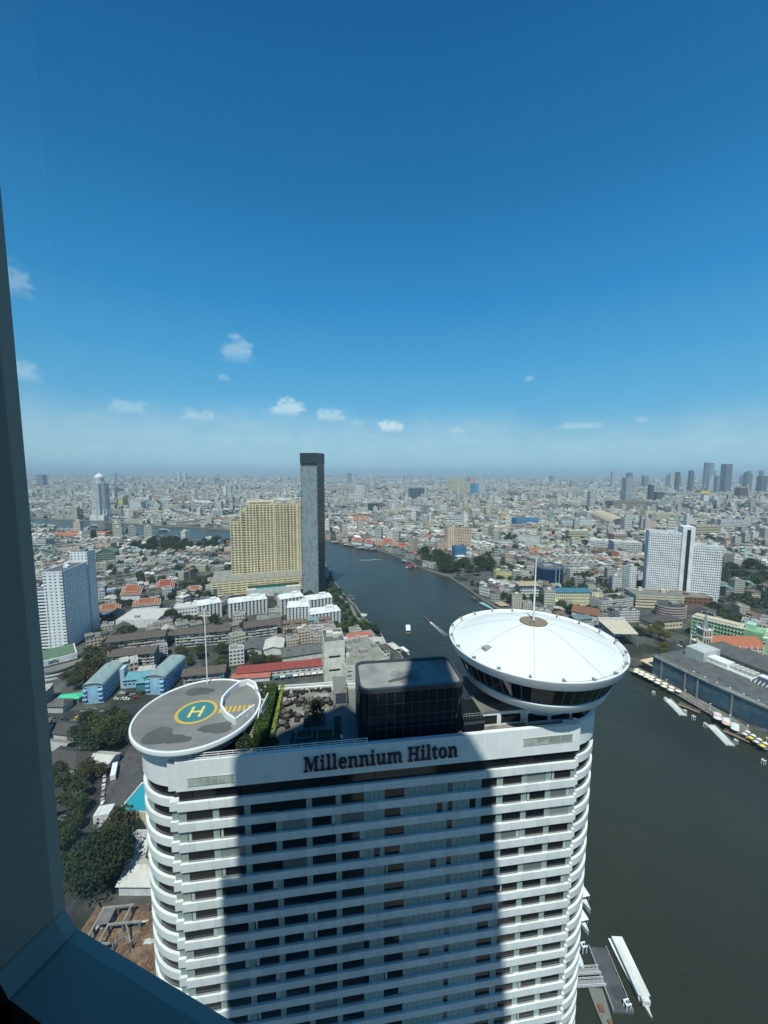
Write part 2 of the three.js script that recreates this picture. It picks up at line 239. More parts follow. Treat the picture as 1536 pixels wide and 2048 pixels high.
const personGeo = (() => {                              // one continuous standing body, 1.7 m
  const prof = (pts, cx = 0, cz = 0, sz = 1) => { const g = new THREE.LatheGeometry(pts.map((v) => new THREE.Vector2(...v)), 12); g.scale(1, 1, sz); g.translate(cx, 0, cz); return g; };
  return {
    legs: mergeGeometries([prof([[.03, 0], [.07, .02], [.055, .12], [.075, .4], [.085, .5], [.105, .82], [.02, .92]], -.09), prof([[.03, 0], [.07, .02], [.055, .12], [.075, .4], [.085, .5], [.105, .82], [.02, .92]], .09)]),
    torso: mergeGeometries([prof([[.02, .84], [.17, .88], [.15, 1.08], [.20, 1.32], [.19, 1.42], [.07, 1.48], [.055, 1.5]], 0, 0, .62), prof([[.02, .80], [.035, .84], [.045, 1.1], [.06, 1.35], [.03, 1.42]], -.235, .02), prof([[.02, .80], [.035, .84], [.045, 1.1], [.06, 1.35], [.03, 1.42]], .235, .02)]),
    head: prof([[.0, 1.44], [.05, 1.45], [.05, 1.5], [.085, 1.55], [.095, 1.62], [.08, 1.69], [0, 1.72]]), hair: prof([[.099, 1.60], [.105, 1.66], [.085, 1.72], [0, 1.745]]),
  };
})();
function person(pos, turn, top, legs, label, group) {
  const t = thing('person', label, 'person', pos, turn, group); const skin = M(.42, .27, .19);
  const b = mesh('body', mergeGeometries([personGeo.head, personGeo.legs, personGeo.torso], true), [skin, M(...legs), M(...top)], t);
  mesh('hair', personGeo.hair, mat.black, t); return t;
}
// ---------- the white hotel in front ----------
const font = await new FontLoader().loadAsync('fonts/droid/droid_serif_bold.typeface.json');
const sans = await new FontLoader().loadAsync('fonts/droid/droid_sans_bold.typeface.json');
const HO = { x: -31.3, z: -53.1, a: 8.02 * Math.PI / 180 };
const TURN = HO.a;
const hotelAt = (X, b, y = 0) => [HO.x + .9902 * X - .1395 * b, y, HO.z - .1395 * X - .9902 * b];   // along the front, back from it
const hotel = thing('hotel_tower', 'white banded high-rise hotel with helipad, glass box and saucer-shaped rooftop restaurant', 'hotel', [HO.x, 0, HO.z], HO.a);
{
  const part = (n, g, m) => mesh(n, g.geo ? g.geo() : g, m, hotel);
  const R = rng(5), FL = 3.4, NF = 24, W = 66, Y0 = 118.8;              // Y0: underside of the first band below the sign
  const C1 = [.75, 9.5], C2 = [65.2, 9.5], RC = 8.5;
  const white = [mat.hwhite, mat.hwhite2, mat.hwhite3, mat.hwhite];
  const paneMats = [glassy(.010, .013, .015), glassy(.016, .019, .02), glassy(.008, .012, .016, { roughness: .05 }), glassy(.022, .022, .02, { roughness: .12 })];
  const blind = [M(.20, .23, .215, { roughness: .3 }), M(.13, .15, .145, { roughness: .3 })];
  // core behind everything
  part('core', new GB().box(.6, 65.4, 0, 121.9, -18.6, -1.1), mat.darkconcrete);
  // each floor: white spandrel panels over recessed glass between grey-green pier panels
  const bays = []; const wide = [];
  const win = [[1.47, 5.25], [6.19, 9.92], [10.86, 14.65], [15.58, 19.36], [20.28, 24.02], [24.94, 28.6], [32.04, 35.3], [42.72, 43.5], [48.63, 51.3], [52.42, 55.8], [56.81, 60.25], [61.28, 64.9]];
  const rec = .38; let nSp = 0, nWin = 0, nPier = 0; const restS = new GB(), restP = new GB();
  for (let f = 0; f < NF; f++) {
    const yb = Y0 - f * FL, yt = yb + 1.35, yg = yt - FL;               // band, and the opening under it
    for (let k = 0; k < 28; k++) {
      const x0 = .3 + k * 65.4 / 28, x1 = x0 + 65.4 / 28 - .022, dz = (hash(k, f, 3) - .5) * .016;
      if (nSp < 300) { boxPart('spandrel_panel', white[(hash(k, f, 1) * 4) | 0], hotel, (x0 + x1) / 2, yb + (hash(k, f, 9) - .5) * .012, -.45 + dz, x1 - x0, 1.35, .9); nSp++; }
      else restS.box(x0, x1, yb, yt, -.9, dz);
    }
    const gy0 = yb - (FL - 1.35), gy1 = yb;                              // opening below this band
    const openY = [gy0, gy1];
    win.forEach(([x0, x1], k) => {
      if (f >= 21) return;
      const h0 = hash(k, f, 21), m = (k === 7 ? (h0 < .55 ? paneMats[0] : blind[1]) : h0 < .03 ? blind[0] : h0 < .07 ? blind[1] : paneMats[(h0 * 97 % 4) | 0]);
      const w = boxPart('window', m, hotel, (x0 + x1) / 2, openY[0], -rec - .10, x1 - x0, openY[1] - openY[0], .1);
      nWin++; const h1 = hash(k, f, 33); if (h1 < .22 && k !== 7) boxPart('curtain', mat.curtain, hotel, h1 < .11 ? x0 + .35 : x1 - .35, openY[0] + .05, -rec - .045, .25 + h1 * 2.4, openY[1] - openY[0] - .1, .01);
    });
    // frames and transoms of this floor's windows
    if (f < 21) win.forEach(([x0, x1], k) => { if (k !== 7) boxPart('window_sill', mat.grey, hotel, (x0 + x1) / 2, gy0, -rec + .02, x1 - x0 - .02, .09 + .12 * hash(k, f, 61), .16); });
    const piers = []; let px = .35;
    win.forEach(([x0, x1]) => { if (x0 - px > 1.3) { const n = Math.max(2, Math.round((x0 - px) / .95)); for (let j = 0; j < n; j++) piers.push([px + (x0 - px) * j / n, px + (x0 - px) * (j + 1) / n - .05]); } else piers.push([px, x0 - .01]); px = x1 + .01; }); piers.push([px, 65.65]);
    piers.forEach(([x0, x1], k) => {
      const hh = hash(k, f, 41), dark = x1 - x0 > .8 && hh < .04;
      if (nPier < 300) { boxPart('pier_panel', dark ? paneMats[0] : mat.greypanel, hotel, (x0 + x1) / 2, gy0, -rec - .22 - (hh > .5 ? .02 : 0), x1 - x0, gy1 - gy0, .44); nPier++; }
      else restP.box(x0, x1, gy0, gy1, -rec - .44, -rec);
    });
  }
  stuffPart(part('spandrel_panels_below', restS, mat.hwhite)); stuffPart(part('pier_panels_below', restP, mat.greypanel));
  // top floor strip window and sign band
  const tops = [.5, 2.5, 6, 9.6, 15, 20, 25, 30.5, 36, 41, 46, 50.5, 53, 55.2, 58, 61, 64.5, 65.6];
  for (let k = 0; k < tops.length - 1; k++) boxPart('window', k % 5 === 3 ? paneMats[3] : paneMats[k % 3], hotel, (tops[k] + tops[k + 1] - .07) / 2, 120.15, -rec - .10, tops[k + 1] - tops[k] - .07, 2.0, .1);
  const sb = part('sign_band', new GB().box(.3, 33, 122.15, 126.95, -.7, 0).box(33.02, 48.4, 122.15, 126.95, -.7, -.006), mat.hwhite);
  part('sign_band', new GB().box(48.42, 66, 122.15, 127.0, -.7, 0), mat.hwhite3);
  const txt = new TextGeometry('Millennium Hilton', { font, size: 2.42, depth: .25, curveSegments: 5, bevelEnabled: false });
  txt.computeBoundingBox(); const tb = txt.boundingBox; txt.scale(24.9 / (tb.max.x - tb.min.x), 1, 1); txt.translate(19.05, 123.45, .06);
  mesh('lettering', txt, mat.sign, sb);
  // blanked-off old sign panels
  const oldSign = (x0, x1, y0, y1, n) => { const g = new GB(); for (let k = 0; k < n; k++) { const a = x0 + (x1 - x0) * k / n; g.box(a + .04, a + (x1 - x0) / n - .04, y0, y1, 0, .05); } g.box(x0 - .1, x1 + .1, y1 + .03, y1 + .1, 0, .09).box(x0 - .1, x1 + .1, y0 - .1, y0 - .03, 0, .09); mesh('blank_sign_panel', g.geo(), M(.70, .74, .66, { map: T.stain }), sb); };
  oldSign(2.0, 8.6, 123.0, 124.15, 6); oldSign(55.6, 64.6, 124.1, 125.3, 4);
  // parapet rail
  const rail = new GB(); for (const y of [127.25, 127.6, 127.95]) rail.bar([.3, y, -.15], [29.2, y, -.15], .07); for (let x = .4; x < 29.3; x += 2.05) rail.bar([x, 126.9, -.15], [x, 127.98, -.15], .07); for (const y of [127.25, 127.6, 127.95]) rail.bar([.35, y, -.15], [-.8, y, -1.5], .07);
  part('railing', rail, mat.whitemetal);
  // rounded ends
  const ring = (r0, r1, y0, y1, a0, a1, seg = 40) => { const g = new GB(), P = (r, a, y) => [r * Math.sin(a), y, r * Math.cos(a)]; for (let i = 0; i < seg; i++) { const a = a0 + (a1 - a0) * i / seg, b = a0 + (a1 - a0) * (i + 1) / seg; g.quad(P(r1, a, y0), P(r1, b, y0), P(r1, b, y1), P(r1, a, y1)); g.quad(P(r1, a, y1), P(r1, b, y1), P(r0, b, y1), P(r0, a, y1)); g.quad(P(r1, b, y0), P(r1, a, y0), P(r0, a, y0), P(r0, b, y0)); } g.quad(P(r0, a0, y0), P(r1, a0, y0), P(r1, a0, y1), P(r0, a0, y1)); g.quad(P(r1, a1, y0), P(r0, a1, y0), P(r0, a1, y1), P(r1, a1, y1)); return g.geo(); };
  const smooth = (g) => { const p = g.attributes.position, n = g.attributes.normal; for (let i = 0; i < p.count; i++) if (Math.abs(n.getY(i)) < .5) { const l = Math.hypot(p.getX(i), p.getZ(i)) || 1; if (Math.hypot(n.getX(i), n.getZ(i)) > .5 && (n.getX(i) * p.getX(i) + n.getZ(i) * p.getZ(i)) > .5 * l) n.setXYZ(i, p.getX(i) / l, 0, p.getZ(i) / l); } return g; };
  const bandG = smooth(ring(RC - .6, RC, 0, 1.35, -Math.PI, 0, 44)), bandR = smooth(ring(RC - .6, RC, 0, 1.35, 0, Math.PI, 44));
  const glL = smooth(ring(RC - .9, RC - .42, 0, 2.05, -Math.PI, 0, 44)), glR = smooth(ring(RC - .9, RC - .42, 0, 2.05, 0, Math.PI, 44));
  const pier1 = smooth(ring(RC - .6, RC - .36, 0, 2.05, -1.02, -.66, 8)), pier2 = smooth(ring(RC - .6, RC - .36, 0, 2.05, -1.75, -1.4, 8)), pierR = smooth(ring(RC - .6, RC - .36, 0, 2.05, .72, .86, 4)), pierR2 = smooth(ring(RC - .6, RC - .36, 0, 2.05, .05, .16, 4));
  const at = (m, c, y) => { m.position.set(c[0], y, -c[1]); return m; };
  for (let f = 0; f < NF; f++) {
    const yb = Y0 - f * FL;
    at(mesh('curved_band', bandG, white[f % 4], hotel), C1, yb); at(mesh('curved_band', bandR, white[(f + 1) % 4], hotel), C2, yb);
    at(mesh('curved_window', glL, paneMats[f % 4], hotel), C1, yb - 2.05); at(mesh('curved_window', glR, paneMats[(f + 1) % 4], hotel), C2, yb - 2.05);
    at(mesh('curved_panel', pier1, mat.greypanel, hotel), C1, yb - 2.05); at(mesh('curved_panel', pier2, mat.greypanel, hotel), C1, yb - 2.05);
    at(mesh('curved_panel', pierR, mat.greypanel, hotel), C2, yb - 2.05); at(mesh('curved_panel', pierR2, mat.greypanel, hotel), C2, yb - 2.05);
    // the stepped return at both corners
    for (const s of [0, 1]) { const x = s ? 66.1 : -.35; boxPart('corner_return', white[(f + s) % 4], hotel, x, yb - .12, -1.2, s ? .55 : 1.2, 1.5, 1.5); boxPart('corner_pier', mat.greypanel, hotel, x, yb - 2.0, -1.45, s ? .4 : .9, 1.95, 1.2); }
  }
  at(mesh('curved_window', glL, paneMats[0], hotel), C1, 120.15); at(mesh('curved_window', glR, paneMats[0], hotel), C2, 120.15);
  at(mesh('curved_band', smooth(ring(RC - .6, RC, 0, 5.4, -Math.PI, .2, 52)), mat.hwhite, hotel), C1, 122.2);
  at(mesh('curved_band', smooth(ring(RC - .6, RC, 0, 4.6, -.2, Math.PI, 52)), mat.hwhite, hotel), C2, 122.2);
  boxPart('corner_return', mat.hwhite, hotel, -.35, 122.0, -1.2, 1.2, 4.7, 1.5); boxPart('corner_return', mat.hwhite3, hotel, 66.1, 122.0, -1.2, .55, 4.9, 1.5);
  // back wall and end walls, roof deck
  part('back_wall', new GB().box(.6, 65.4, 0, 126.6, -19, -18.6), mat.white);
  part('roof_deck', new GB().box(8.6, 65, 122, 125.6, -19.0, -.7), M(.34, .325, .29, { map: T.stain }));
  part('back_parapet', new GB().box(10, 28, 125.6, 126.5, -20.2, -19.9).box(10, 28, 124, 125.6, -20.2, -18.9), mat.offwhite);
  // helipad
  const pad = part('helipad', new THREE.CylinderGeometry(9.9, 9.9, .5, 96), M(.215, .214, .20, { map: T.grime })); at(pad, [.9, 9.5], 128.7);
  pad.geometry.attributes.uv.array.forEach((v, i, a) => { a[i] = v * 19.8; });
  const lathe = (pts, seg = 96) => new THREE.LatheGeometry(pts.map((v) => new THREE.Vector2(...v)), seg);
  at(mesh('rim', lathe([[9.9, 128.35], [10.15, 128.35], [10.2, 128.5], [10.2, 129.05], [10.1, 129.12], [9.85, 129.12], [9.83, 128.9]]), mat.hwhite3, pad), [0, 0], -128.7);
  at(mesh('soffit', lathe([[8.4, 126.2], [8.45, 127.3], [9.9, 128.36]]), mat.midgrey, pad), [0, 0], -128.7);
  const disc = (name, r0, r1, y, m, x, b) => { const g = r0 ? new THREE.RingGeometry(r0, r1, 72) : new THREE.CircleGeometry(r1, 72); g.rotateX(-Math.PI / 2); const o = mesh(name, g, m, pad); o.position.set(x, y, -b); return o; };
  const padMark = M(.62, .42, .06, { map: T.panel }), padBlue = M(.045, .21, .235, { map: T.panel });
  disc('landing_circle', 0, 2.85, .256, padBlue, -.4, -.2); disc('circle_outline', 2.85, 3.35, .258, padMark, -.4, -.2);
  const hl = new GB(); const hb = (x, b, w, d) => hl.quad([x - w / 2, .262, -b + d / 2], [x + w / 2, .262, -b + d / 2], [x + w / 2, .262, -b - d / 2], [x - w / 2, .262, -b - d / 2]);
  hb(-1.25, -.2, .42, 3.0); hb(.45, -.2, .42, 3.0); hb(-.4, -.2, 1.28, .42);
  mesh('letter_h', hl.geo(), M(.72, .55, .12), pad);
  const stripes = new GB(); for (let k = 0; k < 8; k++) { const x = 3.35 + k * .78; stripes.quad([x, .26, 1.05], [x + .42, .26, 1.05], [x + .42, .26, -.65], [x, .26, -.65]); }
  mesh('crossing_stripes', stripes.geo(), padMark, pad);
  // darker damp patches in the asphalt of the pad
  const blob = (x, b, rx, rb, sd, y) => { const s = new THREE.Shape(), N = 40; for (let i = 0; i < N; i++) { const a = i / N * 2 * Math.PI, k = .45 + .95 * vnoise(i / N * 6, sd, 6, 3) + .25 * vnoise(i / N * 17, sd, 17, 5); const q = [x + rx * k * Math.cos(a), b + rb * k * Math.sin(a)]; i ? s.lineTo(...q) : s.moveTo(...q); } const g = new THREE.ShapeGeometry(s); g.rotateX(-Math.PI / 2); const o = mesh('damp_patch', g, M(.10, .102, .10, { map: T.grime }), pad); o.position.y = y; };
  blob(-4.0, -5.4, 2.6, 1.9, 2, .2525); blob(-.6, -7.0, 2.0, .8, 9, .2532); blob(-1.6, 6.3, 2.6, 1.1, 15, .2528); blob(4.2, -5.0, 2.2, 1.1, 23, .2535);
  // curved guard wall round the stair landing
  const guard = new GB(), gp = [[9.9, 13.4], [9.0, 15.8], [7.4, 17.2], [5.9, 16.3], [4.7, 13.8], [4.2, 11.6], [4.6, 9.2], [5.9, 7.0], [7.9, 4.9], [9.2, 6.9], [10.2, 8.4]];
  for (let i = 0; i < gp.length - 1; i++) { const [a, b] = gp[i], [c, d] = gp[i + 1]; guard.bar([a, 129.45, -b], [c, 129.45, -d], .34, 1.0); }
  part('guard_wall', guard, mat.hwhite);
  part('stair_landing', new GB().box(8.5, 12.0, 128.55, 128.8, -12.2, -7.6), M(.16, .162, .155, { map: T.stain }));
  const st = new GB(), sd = new GB(); for (let k = 0; k < 14; k++) { const t = k / 14, b = 7.6 - t * 3.4, y = 128.7 - t * 3.0; st.box(9.6 - t * .2, 11.2 - t * .5, y - .12, y, -b, -b + .22); }
  for (const x of [9.5, 11.3]) { sd.bar([x, 129.0, -7.7], [x - .4, 125.9, -4.2], .12, .5); sd.bar([x, 129.7, -7.7], [x - .4, 126.7, -4.2], .07); }
  sd.bar([11.5, 129.3, -7.7], [12.0, 129.3, -12.2], .14, .9);
  part('stair', st, M(.36, .33, .24)); part('stair_rail', sd, mat.whitemetal);
  const yp = new GB(); yp.quad([9.9, 128.806, -7.75], [11.2, 128.806, -7.75], [11.2, 128.806, -8.3], [9.9, 128.806, -8.3]); yp.quad([10.2, 128.806, -11.4], [11.6, 128.806, -11.4], [11.6, 128.806, -11.9], [10.2, 128.806, -11.9]); part('edge_marking', yp, padMark);
  const mast = new GB().bar([-.4, 128.9, -18.4], [-.4, 144, -18.4], .16).bar([-1.6, 142.6, -18.4], [.8, 142.6, -18.4], .09); part('mast', mast, mat.whitemetal);
  // the black glass box
  const rb = (x0, x1, z0, z1, r) => { const s = new THREE.Shape(); s.moveTo(x0 + r, z0); s.lineTo(x1 - r, z0); s.absarc(x1 - r, z0 + r, r, -Math.PI / 2, 0); s.lineTo(x1, z1 - r); s.absarc(x1 - r, z1 - r, r, 0, Math.PI / 2); s.lineTo(x0 + r, z1); s.absarc(x0 + r, z1 - r, r, Math.PI / 2, Math.PI); s.lineTo(x0, z0 + r); s.absarc(x0 + r, z0 + r, r, Math.PI, 1.5 * Math.PI); return s; };
  const ext = (s, h, y) => { const g = new THREE.ExtrudeGeometry(s, { depth: h, bevelEnabled: false, curveSegments: 8 }); g.rotateX(-Math.PI / 2); g.translate(0, y, 0); return g; };
  const boxX = [28.0, 46.0], boxB = [2.6, 12.2];
  const gbx = part('glass_box', ext(rb(boxX[0], boxX[1], boxB[0], boxB[1], 1.5), 8.4, 125.6), glassy(.010, .014, .018));
  const par = rb(boxX[0] - .12, boxX[1] + .12, boxB[0] - .12, boxB[1] + .12, 1.6); par.holes.push(rb(boxX[0] + .4, boxX[1] - .4, boxB[0] + .4, boxB[1] - .4, 1.2));
  mesh('roof_rim', ext(par, .75, 133.85), M(.05, .055, .06, { roughness: .35 }), gbx);
  mesh('box_roof', ext(rb(boxX[0] + .3, boxX[1] - .3, boxB[0] + .3, boxB[1] - .3, 1.2), .3, 133.95), M(.46, .455, .42, { map: T.stain }), gbx);
  const mul = new GB(); for (let x = 29.7; x < 45; x += 1.42) mul.box(x - .04, x + .04, 125.6, 133.85, -2.6, -2.53); for (const y of [127.6, 129.7, 131.8]) mul.box(29.5, 44.5, y - .04, y + .04, -2.6, -2.53); for (let b = 4.2; b < 11; b += 1.35) { mul.box(45.99, 46.06, 125.6, 133.85, -b - .04, -b + .04); mul.box(27.93, 28.01, 125.6, 133.85, -b - .04, -b + .04); }
  mesh('mullion_grid', mul.geo(), M(.085, .095, .10, { roughness: .4 }), gbx);
  const ladder = new GB().bar([33.2, 134.4, -5.2], [37.6, 134.5, -6.6], .12).bar([33.3, 134.4, -4.8], [37.7, 134.5, -6.2], .12); for (let k = 0; k < 9; k++) ladder.bar([33.3 + k * .52, 134.45, -5.15 - k * .165], [33.4 + k * .52, 134.45, -4.8 - k * .165], .06); mesh('roof_ladder', ladder.geo(), M(.16, .15, .14), gbx);
  part('glass_annex', new GB().box(45.6, 49.3, 125.6, 128.4, -7.5, -1.6), glassy(.012, .016, .02)); const ar = new GB(); for (const y of [128.9, 129.3]) ar.bar([45.7, y, -2], [49.2, y, -2], .05).bar([49.2, y, -2], [49.2, y, -7], .05); for (let k = 0; k < 8; k++) ar.bar([45.7 + k * .5, 128.4, -2], [45.7 + k * .5, 129.3, -2], .04); part('annex_railing', ar, mat.grey);
  const ac = new GB().box(48.6, 50.4, 125.6, 127.9, -13.6, -12.2); part('air_conditioner', ac, mat.hwhite); part('roof_hatch', new GB().box(49.3, 51.4, 125.6, 127.2, -11.5, -6.2), M(.42, .47, .46, { map: T.panel }));
  // storey under the saucer
  part('upper_storey', new GB().box(49.4, 57.6, 125.6, 128.2, -15, -3.6).box(57.6, 66.4, 125.6, 129.6, -16, -3.0), mat.hwhite); part('upper_storey_roof', new GB().box(49.3, 57.7, 128.2, 128.4, -15.2, -3.4), M(.26, .25, .235, { map: T.stain }));
  for (const [a, b, y] of [[49.8, 52.4, 126.0], [53.2, 56.8, 126.0], [57.9, 61.6, 126.2], [62.4, 65.9, 126.2]]) boxPart('window', paneMats[0], hotel, (a + b) / 2, y, (a < 57 ? -3.6 : -3.0) + .02, b - a, 1.5, .1);
  const fl = part('float_ball', new THREE.SphereGeometry(.32, 12, 10), M(.7, .12, .05)); fl.position.set(52.0, 128.75, -8.5);
  // saucer restaurant
  const SC = [62.3, 10.2];
  const sau = at(part('saucer_shell', lathe([[8.0, 127.5], [8.6, 128.9], [11.0, 130.3], [12.6, 131.0], [12.95, 131.15], [13.5, 132.5], [13.5, 132.75], [13.2, 132.78], [12.8, 132.75]], 128), mat.hwhite), SC, 0);
  at(mesh('rim_band', lathe([[14.4, 136.45], [15.2, 136.3], [15.42, 136.4], [15.97, 137.9], [16.0, 138.1], [15.85, 138.18], [15.6, 138.1], [15.35, 137.3], [14.9, 137.25]], 128), mat.hwhite3, sau), [0, 0], 0);
  const dome = []; for (let k = 0; k <= 14; k++) { const t = k / 14; dome.push([15.15 - (15.15 - 2.35) * t, 137.45 + 3.95 * (1 - Math.pow(1 - t, 1.55))]); }
  at(mesh('dome_roof', lathe(dome, 24 * 6), M(.80, .82, .80, { map: T.panel, roughness: .55 }), sau), [0, 0], 0);
  at(mesh('dome_cap', lathe([[2.4, 141.3], [2.55, 141.55], [2.45, 141.6], [2.3, 141.45], [0, 141.5]], 48), M(.40, .31, .20, { map: T.stain }), sau), [0, 0], 0);
  // glass ring: single raked panes
  const N = 56, pg = new GB(), ri = 13.3, ro = 14.95, y0 = 132.76, y1 = 136.45, da = Math.PI / N; { const P = (r, a, y) => [r * Math.sin(a), y, r * Math.cos(a)]; const a = da * .93; pg.hexa([P(ri, -a, y0), P(ri, a, y0), P(ri - .12, a, y0), P(ri - .12, -a, y0)], [P(ro, -a, y1), P(ro, a, y1), P(ro - .12, a, y1), P(ro - .12, -a, y1)]); }
  const pgeo = pg.geo(); for (let k = 0; k < N; k++) { const p = mesh('slanted_pane', pgeo, paneMats[(hash(k, 7) * 4) | 0], sau); p.rotation.y = k * 2 * da; }
  const mg = new GB(); for (let k = 0; k < N; k++) { const a = (k + .5) * 2 * da, P = (r, y) => [r * Math.sin(a), y, r * Math.cos(a)]; mg.bar(P(ri + .02, y0), P(ro + .02, y1), .14, .16); } mesh('window_frame', mg.geo(), M(.10, .105, .11, { roughness: .4 }), sau);
  mesh('inner_floor', new THREE.CylinderGeometry(13.1, 13.1, .2, 48).translate(0, 132.8, 0), mat.wood, sau);
  const seam = new GB(), lamp = new GB();
  for (let k = 0; k < 8; k++) { const a = k / 8 * 2 * Math.PI + .3, q = (r, y) => [r * Math.sin(a), y, r * Math.cos(a)]; for (let j = 0; j < 14; j++) seam.bar(q(dome[j][0], dome[j][1] + .03), q(dome[j + 1][0], dome[j + 1][1] + .03), .16, .07); }
  mesh('roof_seam', seam.geo(), M(.50, .50, .47), sau);
  for (let k = 0; k < 20; k++) { const a = k / 20 * 2 * Math.PI + .1, q = [15.5 * Math.sin(a), 138.2, 15.5 * Math.cos(a)]; const g = new GB().boxAt(q[0], 137.9, q[2], .34, .55, .34, a).boxAt(q[0] + .25 * Math.sin(a), 138.2, q[2] + .25 * Math.cos(a), .5, .22, .3, a); mesh('floodlight', g.geo(), mat.grey, sau); }
  const rr = new GB(); for (let k = 0; k < 64; k++) { const a = k / 64 * 2 * Math.PI, b = (k + 1) / 64 * 2 * Math.PI, q = (t, y) => [15.2 * Math.sin(t), y, 15.2 * Math.cos(t)]; rr.bar(q(a, 138.4), q(b, 138.4), .05); if (k % 2) rr.bar(q(a, 137.4), q(a, 138.4), .05); } mesh('rim_railing', rr.geo(), mat.whitemetal, sau);
  const ms = new THREE.CylinderGeometry(.09, .2, 12.5, 10); ms.translate(0, 141.4 + 6.25, 0); mesh('roof_mast', ms, mat.whitemetal, sau);
  mesh('mast_fitting', new GB().boxAt(0, 141.5, 0, .9, .35, .9).bar([-.7, 153, 0], [.7, 153, 0], .12).boxAt(-1.1, 141.5, .9, .2, .9, .2).boxAt(-.6, 141.5, 1.3, .2, .6, .2).geo(), mat.grey, sau);
  boxPart('roof_hatch', M(.30, .30, .28), sau, -11.2, 138.75, 4.4, 1.5, .4, 1.1, .3);
  // pergola on the deck
  const pgl = new GB(); for (let k = 0; k < 12; k++) pgl.box(23.8, 26.4, 128.55, 128.64, -18.3 + k * .52, -18.3 + k * .52 + .4); part('pergola_roof', pgl, M(.27, .28, .27, { map: T.tin })); const pp = new GB(); for (const x of [23.9, 26.3]) for (const b of [12.3, 18.2]) pp.bar([x, 125.6, -b], [x, 128.6, -b], .14); part('pergola_post', pp, mat.grey);
}
